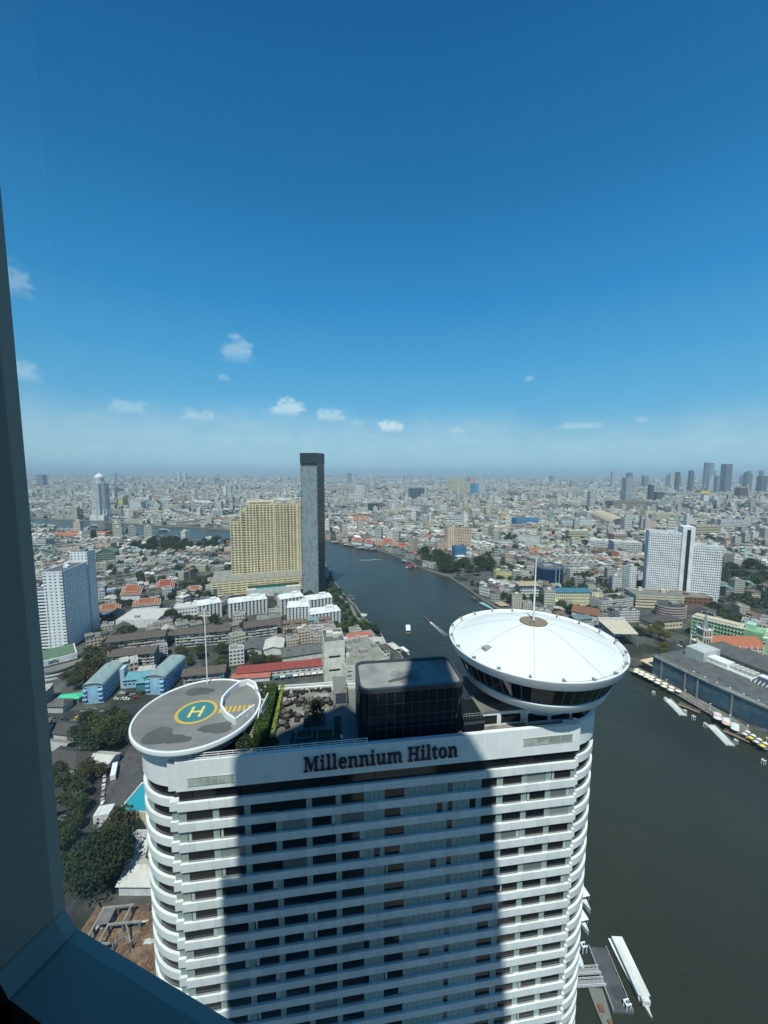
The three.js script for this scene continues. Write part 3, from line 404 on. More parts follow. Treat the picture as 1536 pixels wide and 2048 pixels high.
// what stands on the hotel's roof garden
{
  const P = (X, b, y = 125.6) => hotelAt(X, b, y);
  const leafBox = (w, h, d, n, sd, size = .22) => { const R = rng(sd), g = new GB(); for (let i = 0; i < n; i++) { const f = R(); let x = (R() - .5) * w, y = R() * h, z = (R() - .5) * d; if (f < .45) y = h * (.94 + .1 * R()); else if (f < .72) x = (R() < .5 ? -1 : 1) * w * (.48 + .05 * R()); else z = (R() < .5 ? -1 : 1) * d * (.49 + .02 * R()); leaf(g, x, y, z, size * (.6 + .8 * R()), R); } return g; };
  const hedge = thing('garden_hedge', 'tall clipped green hedge beside the helipad stair on the hotel roof', 'hedge', P(12.0, 10.2), TURN);
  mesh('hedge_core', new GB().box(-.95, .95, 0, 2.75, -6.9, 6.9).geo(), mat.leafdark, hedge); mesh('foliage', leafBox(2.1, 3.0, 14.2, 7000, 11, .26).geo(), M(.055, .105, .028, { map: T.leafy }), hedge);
  const strip = thing('planter_strip', 'narrow strip of yellow-green shrubs along the tall roof hedge', 'planting', P(13.6, 12.2), TURN);
  mesh('trough', new GB().box(-.38, .38, 0, .6, -7.8, 7.8).geo(), mat.concrete, strip); mesh('foliage', leafBox(.7, 1.1, 15.4, 2200, 12, .2).geo(), mat.lime, strip);
  const sh = (X, b, s, lb, m, n = 700) => { const t = thing('roof_shrub', lb, 'shrub', P(X, b), 0); const R = rng((X * 31 + b * 7) | 0), g = new GB(); for (let i = 0; i < n; i++) { const a = R() * 6.28, u = Math.acos(1 - 1.8 * R()), r = s * (.75 + .3 * R()); leaf(g, r * Math.sin(u) * Math.cos(a), s * .8 + r * .8 * Math.cos(u), r * Math.sin(u) * Math.sin(a), .3, R); } mesh('foliage', g.geo(), m, t); const c = new THREE.CylinderGeometry(.1, .14, s, 6); c.translate(0, s / 2, 0); mesh('stem', c, mat.bark, t); };
  sh(9.4, 3.6, 1.3, 'dark round shrub at the foot of the helipad stair', mat.leafdark); sh(8.6, 18.6, 1.6, 'round bush behind the curved helipad guard wall', mat.leaf); sh(14.0, 3.0, 1.0, 'low dark shrub behind the parapet rail by the hedge', mat.leafdark);
  // central plant bed
  const bed = thing('roof_planter', 'dark planter with a spreading leafy tree in the middle of the roof terrace', 'planter', P(20.5, 8.4), TURN);
  mesh('tub', new GB().box(-1.9, 1.9, 0, .9, -.9, .9).geo(), M(.05, .055, .055), bed);
  { const R = rng(77), g = new GB(), tk = new GB(); for (let i = 0; i < 46; i++) { const a = R() * 6.28, t = R() * 1.9, h = 1.2 + 2.8 * R(), x = Math.cos(a) * t, z = Math.sin(a) * t; tk.bar([x * .25, .8, z * .25], [x, h, z], .05); for (let k = 0; k < 16; k++) leaf(g, x + (R() - .5) * .9, h + (R() - .3) * .8, z + (R() - .5) * .9, .34, R); } mesh('foliage', g.geo(), mat.leafolive, bed); mesh('stem', tk.geo(), mat.bark, bed); }
  const lawns = [[16.95, 4.9, .7, 2.7], [18.85, 5.7, 2.4, 1.5], [20.6, 4.9, .6, 2.7], [22.4, 5.4, 2.5, 1.8], [24.5, 6.5, 1.3, 6.6]], lw = ['slim turf strip nearest the hedge', 'square of turf behind the planter', 'narrow turf strip between the two dark basins', 'wide turf patch in front of the planter tub', 'long turf strip beside the glass box'];
  lawns.forEach(([X, b, w, d], k) => { const t = thing('turf_patch', lw[k] + ' on the roof terrace', 'turf', P(X, b), TURN); mesh('turf', new GB().box(-w / 2, w / 2, 0, .12, -d / 2, d / 2).geo(), mat.lawn, t); mesh('edging', new GB().box(-w / 2 - .08, w / 2 + .08, 0, .07, -d / 2 - .08, d / 2 + .08).geo(), mat.midgrey, t); });
  [[18.9, 3.6, 2.5, 1.5, 'nearer the hedge'], [22.5, 3.7, 2.5, 1.3, 'nearer the glass box']].forEach(([X, b, w, d, s]) => { const t = thing('sunken_basin', 'dark rectangular basin by the parapet rail ' + s, 'basin', P(X, b), TURN); mesh('basin_floor', new GB().box(-w / 2, w / 2, 0, .04, -d / 2, d / 2).geo(), mat.black, t); mesh('kerb', new GB().box(-w / 2 - .1, -w / 2, 0, .2, -d / 2, d / 2).box(w / 2, w / 2 + .1, 0, .2, -d / 2, d / 2).box(-w / 2 - .1, w / 2 + .1, 0, .2, d / 2, d / 2 + .1).box(-w / 2 - .1, w / 2 + .1, 0, .2, -d / 2 - .1, -d / 2).geo(), mat.darkconcrete, t); });
  // tables and wicker chairs
  const chair = thing('wicker_chair', '', 'chair'); mesh('seat', new GB().box(-.36, .36, .28, .42, -.36, .36).geo(), mat.wicker, chair); mesh('backrest', new GB().box(-.38, .38, .42, .85, -.42, -.3).box(-.44, -.34, .2, .62, -.38, .36).box(.34, .44, .2, .62, -.38, .36).geo(), mat.wicker, chair); for (const x of [-.3, .3]) for (const z of [-.3, .3]) mesh('leg', new GB().box(x - .04, x + .04, 0, .3, z - .04, z + .04).geo(), mat.wicker, chair);
  const table = thing('terrace_table', '', 'table'); mesh('table_top', new THREE.CylinderGeometry(.55, .55, .06, 24).translate(0, .72, 0), M(.10, .09, .08), table); mesh('pedestal', new THREE.CylinderGeometry(.06, .22, .7, 12).translate(0, .35, 0), mat.wicker, table);
  const spots = [[14.2, 18.5], [16.8, 18.4], [19.5, 18.6], [22.2, 18.7], [15.7, 16.6], [17.6, 14.8], [21.3, 14.4], [22.6, 14.1], [14.9, 14.1], [14.9, 11.6], [15.4, 10.2], [17.6, 10.2], [15.0, 8.4]];
  let first = true; const R = rng(91);
  spots.forEach(([X, b], i) => {
    const lbT = 'small dark table among wicker chairs on the hotel roof terrace', lbC = 'dark wicker armchair at a table on the hotel roof terrace';
    const q = P(X, b), n = 2 + (R() * 3 | 0), a0 = R() * 6.28;
    if (first) { table.position.set(...q); table.userData = { label: lbT, category: 'table', group: 'tables on the roof terrace' }; } else dup(table, q, 0, lbT, 'tables on the roof terrace');
    for (let k = 0; k < n; k++) { const a = a0 + k * 6.28 / n, c = [q[0] + .95 * Math.sin(a), q[1], q[2] + .95 * Math.cos(a)]; if (first && !k) { chair.position.set(...c); chair.rotation.y = a + Math.PI; chair.userData = { label: lbC, category: 'chair', group: 'wicker chairs on the roof terrace' }; } else dup(chair, c, a + Math.PI, lbC, 'wicker chairs on the roof terrace'); }
    first = false;
  });
  // low sofas and day beds
  [[15.4, 16.0, 2.6, 'day bed beside the planter strip'], [21.6, 16.2, 2.8, 'day bed in front of the pergola'], [18.2, 10.8, 2.0, 'day bed beside the central planter']].forEach(([X, b, w, s]) => { const t = thing('day_bed', 'low grey ' + s + ' on the roof terrace', 'day bed', P(X, b), TURN); mesh('bed_base', new GB().box(-w / 2, w / 2, 0, .3, -.6, .6).geo(), mat.grey, t); mesh('cushion', new GB().box(-w / 2 + .05, w / 2 - .05, .3, .45, -.55, .55).geo(), mat.midgrey, t); });
  // a person at the rail
  person(P(25.1, 2.7), TURN + 2.2, [.75, .76, .76], [.03, .03, .04], 'person in a white top standing at the roof parapet rail');
}
// ---------- buildings ----------
const FOOT = [];                                        // footprints kept free of infill: [x, z, half width, half depth, angle]
function frameOf([x0, z0, x1, z1], d) {                 // front edge from left to right, depth behind it
  const w = Math.hypot(x1 - x0, z1 - z0), a = Math.atan2(-(z1 - z0), x1 - x0), cx = (x0 + x1) / 2 - Math.sin(a) * d / 2, cz = (z0 + z1) / 2 - Math.cos(a) * d / 2;
  FOOT.push([cx, cz, w / 2 + 1.5, d / 2 + 1.5, a]); return { w, a, cx, cz };
}
function inFoot(x, z, r = 0) { for (const [cx, cz, hw, hd, a] of FOOT) { const dx = x - cx, dz = z - cz; if (dx * dx + dz * dz > (hw + hd + r) * (hw + hd + r)) continue; const c = Math.cos(a), s = Math.sin(a), lx = dx * c - dz * s, lz = dx * s + dz * c; if (Math.abs(lx) < hw + r && Math.abs(lz) < hd + r) return true; } return false; }
function facade(t, w, d, y0, y1, o, cx = 0, cz = 0) {   // glass core, slabs standing proud of it, piers between the windows
  const fl = o.fl, fh = (y1 - y0) / fl, rel = o.rel ?? .35, band = o.band ?? .55, bw = o.bw ?? 3.6, pier = o.pier ?? .4;
  mesh('window_glass', new GB().box(cx - w / 2 + rel, cx + w / 2 - rel, y0, y1 - .05, cz - d / 2 + rel, cz + d / 2 - rel).geo(), o.glass ?? mat.window, t);
  const b = new GB(); for (let f = 0; f < fl; f++) b.box(cx - w / 2, cx + w / 2, y0 + f * fh + (f ? 0 : 0), y0 + f * fh + fh * band, cz - d / 2, cz + d / 2); b.box(cx - w / 2, cx + w / 2, y1 - fh * .18, y1, cz - d / 2, cz + d / 2);
  stuffPart(mesh('floor_bands', b.geo(), o.wall, t));
  if (pier) {
    const p = new GB(), e = rel * .08; const put = (len, f) => { const n = Math.max(1, Math.round(len / bw)), m = len / n; for (let k = 0; k <= n; k++) { const c = -len / 2 + k * m, pw = (k === 0 || k === n) ? pier * m * .5 + .2 : pier * m; f(Math.max(-len / 2 + e, c - pw / 2), Math.min(len / 2 - e, c + pw / 2)); } };
    put(w, (a, c) => { p.box(cx + a, cx + c, y0, y1, cz + d / 2 - rel - .02, cz + d / 2 - e); p.box(cx + a, cx + c, y0, y1, cz - d / 2 + e, cz - d / 2 + rel + .02); });
    put(d, (a, c) => { p.box(cx + w / 2 - rel - .02, cx + w / 2 - e, y0, y1, cz + a, cz + c); p.box(cx - w / 2 + e, cx - w / 2 + rel + .02, y0, y1, cz + a, cz + c); });
    stuffPart(mesh('window_piers', p.geo(), o.pierMat ?? o.wall, t));
  }
}
function flatRoof(t, w, d, h, o, cx = 0, cz = 0) {
  const e = .02; const ph = o.parapet ?? .9, g = new GB(); for (const s of [-1, 1]) { g.box(cx - w / 2 - e, cx + w / 2 + e, h, h + ph, cz + s * (d / 2 - .15) - .17, cz + s * (d / 2 - .15) + .17); g.box(cx + s * (w / 2 - .15) - .17, cx + s * (w / 2 - .15) + .17, h, h + ph - .004, cz - d / 2 + .32, cz + d / 2 - .32); }
  mesh('parapet', g.geo(), o.wall, t); mesh('roof', new GB().box(cx - w / 2 + .3, cx + w / 2 - .3, h, h + .12, cz - d / 2 + .3, cz + d / 2 - .3).geo(), o.roofMat ?? mat.roofgrey, t);
  const R = rng((w * 131 + d * 17 + h * 7) | 0), n = o.huts ?? 2; for (let k = 0; k < n; k++) { const hw = Math.min(w * .35, 2.5 + R() * 4), hd = Math.min(d * .4, 2.5 + R() * 3), hh = 1.6 + R() * 2.4; boxPart('roof_hut', R() < .6 ? o.wall : mat.midgrey, t, cx + (R() - .5) * (w - hw - 2), h + .12, cz + (R() - .5) * (d - hd - 2), hw, hh, hd); }
}
function bld(name, label, category, p, d, h, o, group) {
  const f = frameOf(p, d), t = thing(name, label, category, [f.cx, 0, f.cz], f.a, group), w = f.w; o = { wall: mat.white, fl: Math.max(1, Math.round(h / 3.4)), ...o };
  const y0 = o.y0 ?? 0;
  if (o.plain) mesh('wall', new GB().box(-w / 2, w / 2, y0, h, -d / 2, d / 2).geo(), o.wall, t); else facade(t, w, d, y0, h, o);
  if (o.roof === 'gable') mesh('roof', new GB().gable(-w / 2, w / 2, h, h + (o.rh ?? d * .22), -d / 2, d / 2, o.over ?? .8).geo(), o.roofMat ?? mat.roofdark, t);
  else if (o.roof === 'gablez') { const g = new GB().gable(-d / 2, d / 2, h, h + (o.rh ?? w * .22), -w / 2, w / 2, o.over ?? .8).geo(); g.rotateY(Math.PI / 2); mesh('roof', g, o.roofMat ?? mat.roofdark, t); }
  else if (o.roof === 'hip') mesh('roof', new GB().hip(-w / 2, w / 2, h, h + (o.rh ?? d * .2), -d / 2, d / 2, o.over ?? .8, o.ridge ?? .5).geo(), o.roofMat ?? mat.roofdark, t);
  else if (o.roof !== 'none') flatRoof(t, w, d, h, o);
  t.dim = { w, d, h }; return t;
}
const add = (t, n, g, m) => mesh(n, g.geo ? g.geo() : g, m, t);

// --- dark glass tower with a lattice face
{
  const h = 195, w = 25, t = thing('glass_tower', 'very tall slim dark glass tower with diamond lattice face by the river', 'tower', [-98.4, 0, -532], -13 * Math.PI / 180); FOOT.push([-98, -532, 16, 16, 0]);
  add(t, 'glass_body', new GB().box(-12.2, 12.2, 0, h, -12.2, 12.2), glassy(.006, .016, .022, { roughness: .12 })); add(t, 'crown', new GB().box(-12.6, 12.6, h - 13, h + .6, -12.6, 12.6), M(.030, .038, .044, { roughness: .4 }));
  const lat = new GB(), lat2 = new GB(), n = 9, cw = 24.6 / n, ch = 7.2, rows = Math.floor((h - 13) / (ch / 2)); const zf = 12.22;
  for (let r = 0; r < rows - 1; r++) for (let k = 0; k < n; k++) { const x = -12.3 + (k + (r % 2 ? .5 : 0)) * cw, y = r * ch / 2; if (x + cw > 12.4) continue; const dp = .12 + .22 * hash(k, r, 8), c = [x + cw * (.35 + .3 * hash(k, r, 9)), y + ch * .5, zf + dp], A = [x, y + ch / 2, zf], B = [x + cw / 2, y, zf], D = [x + cw, y + ch / 2, zf], E = [x + cw / 2, y + ch, zf]; (hash(k, r, 12) < .42 ? lat2 : lat).tri(A, B, c).tri(B, D, c).tri(D, E, c).tri(E, A, c); }
  stuffPart(add(t, 'lattice_panels', lat, M(.24, .29, .30, { roughness: .2 }))); stuffPart(add(t, 'dark_lattice_panels', lat2, M(.19, .235, .245, { roughness: .15 })));
  const ln = new GB(); for (let y = 3.5; y < h - 13; y += 3.6) ln.box(12.2, 12.28, y, y + .35, -12, 12); stuffPart(add(t, 'floor_lines', ln, M(.018, .04, .05, { roughness: .3 })));
  add(t, 'corner_fin', new GB().box(12.1, 12.7, 0, h - 2, 11.9, 12.7), M(.04, .06, .07, { roughness: .3 }));
}
// --- yellow stepped condominium on its parking podium
{
  const e = [.949, -.316], p0 = [-222, -550], len = 104, T0 = thing('yellow_condominium', 'long pale yellow stepped condominium slab with rows of small windows', 'condominium', [p0[0] + e[0] * len / 2 - .316 * 11, 0, p0[1] + e[1] * len / 2 - .949 * 11], Math.atan2(.316, .949));
  FOOT.push([p0[0] + e[0] * len / 2, p0[1] - 16 + e[1] * len / 2, len / 2 + 14, 48, Math.atan2(.316, .949)]);
  const ym = M(.85, .73, .47, { map: T.grime }), steps = [[-52, -37, 98], [-37, -30, 112], [-30, 52, 122]];
  for (const [a, b, h] of steps) { facade(T0, b - a, 22, 20, h, { wall: ym, fl: Math.round((h - 20) / 3.7), bw: 4.8, pier: .34, band: .40, glass: M(.020, .019, .017, { roughness: .3 }), rel: .9 }, (a + b) / 2, 0); flatRoof(T0, b - a, 22, h, { wall: ym, huts: 2 }, (a + b) / 2, 0); }
  const rib = new GB(); for (const x of [-37, -16, 4, 11, 28, 44]) rib.box(x - .8, x + .8, 20, 122, 10.5, 12.2); add(T0, 'wall_rib', rib, ym); const slot = new GB(); for (const x of [-14.6, 12.8, 29.8]) slot.box(x - .7, x + .5, 22, 121.5, 10.9, 11.12); add(T0, 'dark_recess', slot, mat.darkconcrete);
  add(T0, 'penthouse', new GB().box(-28, 10, 122, 127, -8, 9.5), ym);
  const tg = new TextGeometry('BAAN CHAOPRAYA', { font: sans, size: 2.3, depth: .3, curveSegments: 2 }); tg.translate(-24, 123.4, 9.6); add(T0, 'lettering', tg, mat.brown);
  const P = thing('parking_podium', 'pale yellow open-sided parking podium below the yellow condominium', 'car park', [p0[0] + e[0] * 54 - .316 * 6 - 9, 0, p0[1] + e[1] * 54 + 6], Math.atan2(.316, .949));
  facade(P, 134, 62, 0, 20, { wall: ym, fl: 6, bw: 8, pier: .12, band: .55, glass: M(.035, .03, .025), rel: 1.2 }); add(P, 'roof', new GB().box(-67, 67, 20, 20.6, -31, 31), M(.46, .44, .38, { map: T.stain }));
  const pool = thing('podium_pool', 'long turquoise pool on a podium edge below the yellow condominium', 'pool', [-152, 0, -527], .33); add(pool, 'pool_deck', new GB().box(-38, 34, 0, 11, -9, 9), mat.offwhite); add(pool, 'water', new GB().box(-26, 14, 11, 11.3, 3, 8), mat.poolwater); add(pool, 'planting_bed', new GB().box(-37, 33, 11, 12, -8, 2), mat.lawn); FOOT.push([-152, -527, 40, 12, .33]);
}
// --- white hotel wings with tall fins by the river garden
{
  const wing = (p, d, h, l, sgn) => {
    const f = frameOf(p, d), t = thing('hotel_wing', l, 'hotel', [f.cx, 0, f.cz], f.a), w = f.w;
    add(t, 'window_glass', new GB().box(-w / 2 + .9, w / 2 - .9, 0, h - 2.5, -d / 2 + .9, d / 2 - .9), mat.window);
    const slab = new GB(); for (let y = 0; y < h - 3; y += 3.3) slab.box(-w / 2 + .5, w / 2 - .5, y, y + .9, -d / 2 + .5, d / 2 - .5); stuffPart(add(t, 'floor_bands', slab, mat.midgrey));
    const n = Math.max(2, Math.round(w / 4.4)); for (let k = 0; k <= n; k++) { const x = -w / 2 + 1.1 + (w - 2.2) * k / n; boxPart('fin', mat.white, t, x, 0, 0, 2.3, h - 2.5, d + .3); }
    add(t, 'roof_crown', new GB().hexa([[-w / 2 - .5, h - 2.6, d / 2 + .6], [w / 2 + .5, h - 2.6, d / 2 + .6], [w / 2 + .5, h - 2.6, -d / 2 - .6], [-w / 2 - .5, h - 2.6, -d / 2 - .6]], [[-w / 2 + 1, h, d / 2 - 1.4], [w / 2 - 1, h, d / 2 - 1.4], [w / 2 - 1, h, -d / 2 + 1.4], [-w / 2 + 1, h, -d / 2 + 1.4]]), mat.white);
    boxPart('roof_hut', mat.white, t, w * .2, h, -d * .1, w * .25, 2.2, d * .4);
    return t;
  };
  wing([-212.6, -425.7, -190.7, -439.8], 14, 20, 'white hotel wing with tall fins joined to the pale flat-roofed hall');
  wing([-180.4, -434.6, -141.2, -453.3], 14, 20, 'longest white finned hotel wing behind the grey apartment roofs');
  wing([-122.9, -443.8, -97.9, -457.4], 14, 22, 'white finned hotel wing in front of the dark glass tower');
  wing([-107.7, -416.4, -83.6, -421.6], 16, 22, 'nearest tall white hotel block with broad blank fins');
  wing([-80.6, -411.2, -49.0, -424.1], 15, 16, 'low white finned hotel wing nearest the river garden');
  wing([-92.6, -446.5, -63.4, -460.1], 13, 20, 'white finned hotel wing beside the river pier');
  const hall = bld('flat_hall', 'big plain white flat-roofed hall beside the temple roofs', 'hall', [-290.8, -403.4, -247.5, -408.2], 34, 9, { plain: 1, wall: mat.white, roofMat: mat.tinwhite, parapet: .4, huts: 1 });
  bld('flat_hall', 'low white curved-corner annex between hall and hotel wing', 'hall', [-240, -425, -214, -434], 16, 14, { fl: 3, bw: 3, wall: mat.white, roofMat: mat.tinwhite });
}
// --- grey walk-up apartment rows
const apt = (p, d, h, l) => { const t = bld('apartment_row', l, 'apartments', p, d, h, { wall: mat.midgrey, fl: Math.round(h / 2.9), bw: 3.4, pier: .16, band: .28, rel: 1.3, roof: 'gable', rh: 2.6, roofMat: mat.roofbrown, over: 1.2 }); const R = rng(p[0] * 7 | 0), w = t.dim.w, n = Math.round(w / 3.4), ms = [mat.offwhite, mat.white, mat.paleyellow, mat.rust, mat.turq, mat.midgrey]; for (let f = 1; f < Math.round(h / 2.9); f++) for (let k = 0; k < n; k++) if (R() < .8) boxPart('balcony_screen', ms[Math.min(5, (R() * R() * 6) | 0)], t, -w / 2 + (k + .5) * w / n, f * h / Math.round(h / 2.9) + .1 + R() * .3, d / 2 + .1, w / n * (.6 + .35 * R()), .8 + R() * .7, .5); return t; };
apt([-254.4, -339.5, -209.9, -354.2], 16, 14, 'long grey apartment row with brown roof below the white hall');
apt([-231.7, -312.6, -199.3, -320.2], 14, 14, 'grey apartment row with cluttered balconies behind the blue school');
apt([-200.7, -356.5, -153.2, -367.7], 16, 14, 'grey apartment row behind the thin helipad mast');
apt([-140.1, -374.0, -110.3, -384.7], 16, 14, 'grey apartment row with broad dark roof near the white hotel');
apt([-160.0, -292.5, -130.2, -299.8], 12, 8, 'low grey apartment row just behind the helipad rim');
// --- red roof, sheds and white block
{
  bld('long_shed', 'long building with bright red roof just behind the roof terrace', 'shed', [-119.9, -300.4, -50.5, -315.0], 12, 6, { wall: mat.offwhite, fl: 2, bw: 5, roof: 'gable', rh: 3, roofMat: mat.redroof });
  bld('low_shed', 'low salmon-red roofed shed at the end of the long red roof', 'shed', [-122.6, -296, -108, -298.5], 8, 4, { plain: 1, roof: 'gable', rh: 1, roofMat: mat.salmon }); bld('low_shed', 'second low salmon-red shed under the long red roof', 'shed', [-107, -297, -93, -299.6], 8, 4, { plain: 1, roof: 'gable', rh: 1, roofMat: mat.salmon });
  bld('long_shed', 'long grey-roofed warehouse behind the red roof', 'warehouse', [-90, -328, -50, -342], 20, 6, { plain: 1, wall: mat.offwhite, roof: 'gable', rh: 3.4, roofMat: mat.roofgrey });
  bld('low_shed', 'white metal-roofed shed between two grey warehouses', 'shed', [-111.2, -342.6, -94.4, -345.9], 22, 6, { plain: 1, roof: 'gablez', rh: 2.4, roofMat: mat.tinwhite }); bld('low_shed', 'grey-roofed square warehouse beside the white shed', 'shed', [-130, -340.4, -113.4, -343.6], 24, 6, { plain: 1, wall: mat.offwhite, roof: 'gablez', rh: 2.6, roofMat: mat.roofgrey });
  const t = bld('riverside_block', 'cream-white block with cluttered open roof beside the red roof', 'apartments', [-47.5, -295.6, -31.3, -299.5], 26, 34, { wall: M(.74, .72, .62, { map: T.grime }), fl: 3, bw: 16, pier: .88, band: .82, huts: 3 });
  bld('riverside_block', 'lower cream-white building with stained roof clutter by the water', 'apartments', [-29.2, -287.4, 4.2, -302.4], 48, 18, { wall: M(.74, .72, .62, { map: T.grime }), fl: 5, bw: 7, pier: .7, band: .65, huts: 9, roofMat: M(.42, .40, .33, { map: T.stain }) });
  bld('low_shed', 'small pink-red roofed shed at the back of the cream block', 'shed', [-34, -352, -12, -358], 8, 14, { plain: 1, roof: 'gable', rh: 2, roofMat: mat.salmon });
  // market stalls in front of the red roof
  const R = rng(31); for (let k = 0; k < 9; k++) { const x = -88 + k * 5, z = -301 - k * 1.1; const t = thing('market_stall', 'small pale canopy stall in the lane below the red roof', 'stall', [x, 0, z], .2, 'stalls below the red roof'); add(t, 'canopy', new GB().hip(-1.8, 1.8, 2.4, 3.2, -1.5, 1.5, .3, 0), [mat.fabric, mat.tinwhite, mat.blueroof, mat.offwhite][(R() * 4) | 0]); const p = new GB(); for (const a of [-1.7, 1.7]) for (const b of [-1.4, 1.4]) p.bar([a, 0, b], [a, 2.4, b], .1); add(t, 'post', p, mat.grey); }
}
// --- left edge: white condominiums and round-ended podium
{
  const o = { wall: M(.82, .83, .83, { map: T.panel }), bw: 3.2, pier: .55, band: .5, rel: .8 };
  bld('white_condominium', 'tall white slab with shaded long side of small windows, beside the window frame', 'condominium', [-317, -349.5, -301, -352.2], 40, 76, { ...o, fl: 25, pier: .66, bw: 4, band: .52 });
  bld('white_condominium', 'taller white slab rising behind the shaded white slab', 'condominium', [-324.5, -391, -308.5, -393.6], 14, 86, { ...o, fl: 28, pier: .66 });
  const t = bld('white_condominium', 'white block with deep balconies nearest the window frame', 'condominium', [-331, -346.6, -315, -349.3], 14, 58, { ...o, fl: 19, pier: .14, band: .42, rel: 1.4, bw: 7 });
  const pd = thing('condominium_podium', 'white terraced podium with lettering and curved ramp below the white condominiums', 'car park', [-282, 0, -318], .75); FOOT.push([-282, -318, 26, 22, .75]);
  add(pd, 'wall', new GB().box(-15, 13, 0, 14, -14, 12), mat.white); add(pd, 'green_roof', new GB().box(-14, 12, 14, 14.4, -13, 11), mat.greenroof); add(pd, 'window_strip', new GB().box(-15.1, 13.1, 4, 5.4, -14.1, 12.1).box(-15.1, 13.1, 8, 9, -14.1, 12.1), mat.window);
  for (let k = 0; k < 3; k++) { const g = new THREE.CylinderGeometry(19, 19, 1.3, 40, 1, false, -.6, 2.2); g.translate(0, 1 + k * 3, 4); add(pd, 'curved_ramp', g, k === 2 ? mat.concrete : mat.white); }
  const s = new GB(); const gl = (x, segs) => segs.forEach(([a, b, c, d]) => s.bar([x + a, 10.6 + b, 12.2], [x + c, 10.6 + d, 12.2], .28)); gl(-6, [[0, 2, 1.1, 2], [1.1, 2, 1.1, 0], [0, .6, 0, 0], [0, .6, .5, .9]]); gl(-4.2, [[0, 0, 0, 1.6], [0, 1.6, .9, 2], [.9, 2, .9, 0]]); gl(-2.6, [[0, 1.9, .9, 1.9], [.9, 1.9, 1.1, 0], [0, .3, 0, 1.1], [0, 2.4, .9, 2.5]]); gl(-.8, [[0, 2, 0, 0], [0, 0, 1, 0], [1, 0, 1, 2]]); add(pd, 'lettering', s, mat.black);
}
// --- blue school
{
  const wing = (p, l) => { const f = frameOf(p, 32), t = thing('school_wing', l, 'school', [f.cx, 0, f.cz], f.a), w = f.w, d = 32, h = 13; facade(t, w, d, 0, h, { wall: mat.skyblue, fl: 4, bw: 4, pier: .3, band: .45, rel: .9, glass: mat.window }); add(t, 'gable_wall', new GB().box(-w / 2 + 2.6, w / 2 - 3.2, 0, h, d / 2 - .6, d / 2 + .12), mat.skyblue);
    const g = new GB(), N = 8, P = (k) => { const a = Math.PI * k / N; return [-(w / 2 + .7) * Math.cos(a), h + 3.0 * Math.pow(Math.sin(a), .8)]; }; for (let k = 0; k < N; k++) { const [x0, y0] = P(k), [x1, y1] = P(k + 1); g.quad([x0, y0, d / 2 + .8], [x1, y1, d / 2 + .8], [x1, y1, -d / 2 - .8], [x0, y0, -d / 2 - .8]); g.quad([x0, h, d / 2 + .05], [x1, h, d / 2 + .05], [x1, y1, d / 2 + .05], [x0, y0, d / 2 + .05]); } add(t, 'curved_roof', g, mat.paleteal); const bb = new GB(); for (let f2 = 1; f2 < 4; f2++) for (const x of [-w / 2 + 1.1, w / 2 - 1.6]) bb.box(x - 1.5, x + 1.5, f2 * 3.25, f2 * 3.25 + 1.1, d / 2, d / 2 + 1.1); add(t, 'balcony', bb, mat.skyblue); return t; };
  wing([-219.1, -266.0, -206.5, -268.6], 'light blue school wing with curved teal roof beside the green awning'); wing([-181.0, -279.1, -167.6, -279.2], 'light blue school wing with curved grey roof next to the helipad rim');
  const m = bld('school_hall', 'low school hall with bright turquoise roof between the blue wings', 'school', [-204, -287, -184.4, -291.3], 9, 7.5, { wall: mat.skyblue, fl: 2, bw: 3, roof: 'gable', rh: 3.6, roofMat: mat.turq });
  add(m, 'porch_roof', new GB().hip(0, 8, 6.2, 9.4, 3.5, 10, .5, 0), mat.turq); add(m, 'porch_wall', new GB().box(.6, 7.4, 0, 6.2, 4, 9.5), mat.turq); add(m, 'stair_block', new GB().box(-12.4, -9.4, 0, 16, -3, 4), M(.42, .52, .55));
  bld('awning', 'bright green awning roof left of the blue school', 'awning', [-238, -264, -224, -267.5], 8, 4, { plain: 1, wall: mat.grey, roof: 'hip', rh: 1.6, roofMat: mat.tarp });
}
// --- temples with tiered roofs and white edging
function temple(name, label, p, d, h, rh, m, group) {
  const f = frameOf(p, d), t = thing(name, label, 'temple', [f.cx, 0, f.cz], f.a, group), w = f.w;
  add(t, 'wall', new GB().box(-w / 2, w / 2, 0, h, -d / 2, d / 2), mat.white);
  const edge = new GB(); for (let k = 0; k < 3; k++) { const s = 1 - k * .2, y = h + k * rh * .17, ww = w * s, dd = d * (1 - k * .13); add(t, 'roof_tier', new GB().gable(-ww / 2, ww / 2, y, y + rh * (.66 + .0 * k), -dd / 2, dd / 2, .7), m); for (const x of [-ww / 2 - .75, ww / 2 + .75]) { edge.bar([x, y - .4, dd / 2 + .7], [x, y + rh * .66 + .12, 0], .35).bar([x, y - .4, -dd / 2 - .7], [x, y + rh * .66 + .12, 0], .35); edge.bar([x, y + rh * .66, 0], [x * 1.04, y + rh * .66 + 2.2, 0], .22); } edge.bar([-ww / 2 - .7, y + rh * .66 + .1, 0], [ww / 2 + .7, y + rh * .66 + .1, 0], .4); edge.bar([-ww / 2 - .7, y - .35, dd / 2 + .75], [ww / 2 + .7, y - .35, dd / 2 + .75], .35); }
  add(t, 'roof_edging', edge, mat.fabric); return t;
}
temple('temple_hall', 'temple hall with tiered orange roof and white edging above the small trees', [-349, -497, -325, -499], 16, 7, 11, mat.terracotta);
temple('temple_hall', 'red-roofed temple hall with white gable beside the pale sheds', [-318, -523, -296, -528], 15, 7, 11, M(.40, .09, .06, { map: T.tile }));
temple('temple_hall', 'low temple gallery with orange roof just above the white hall', [-308, -459, -281, -468], 11, 5, 7, mat.terracotta);
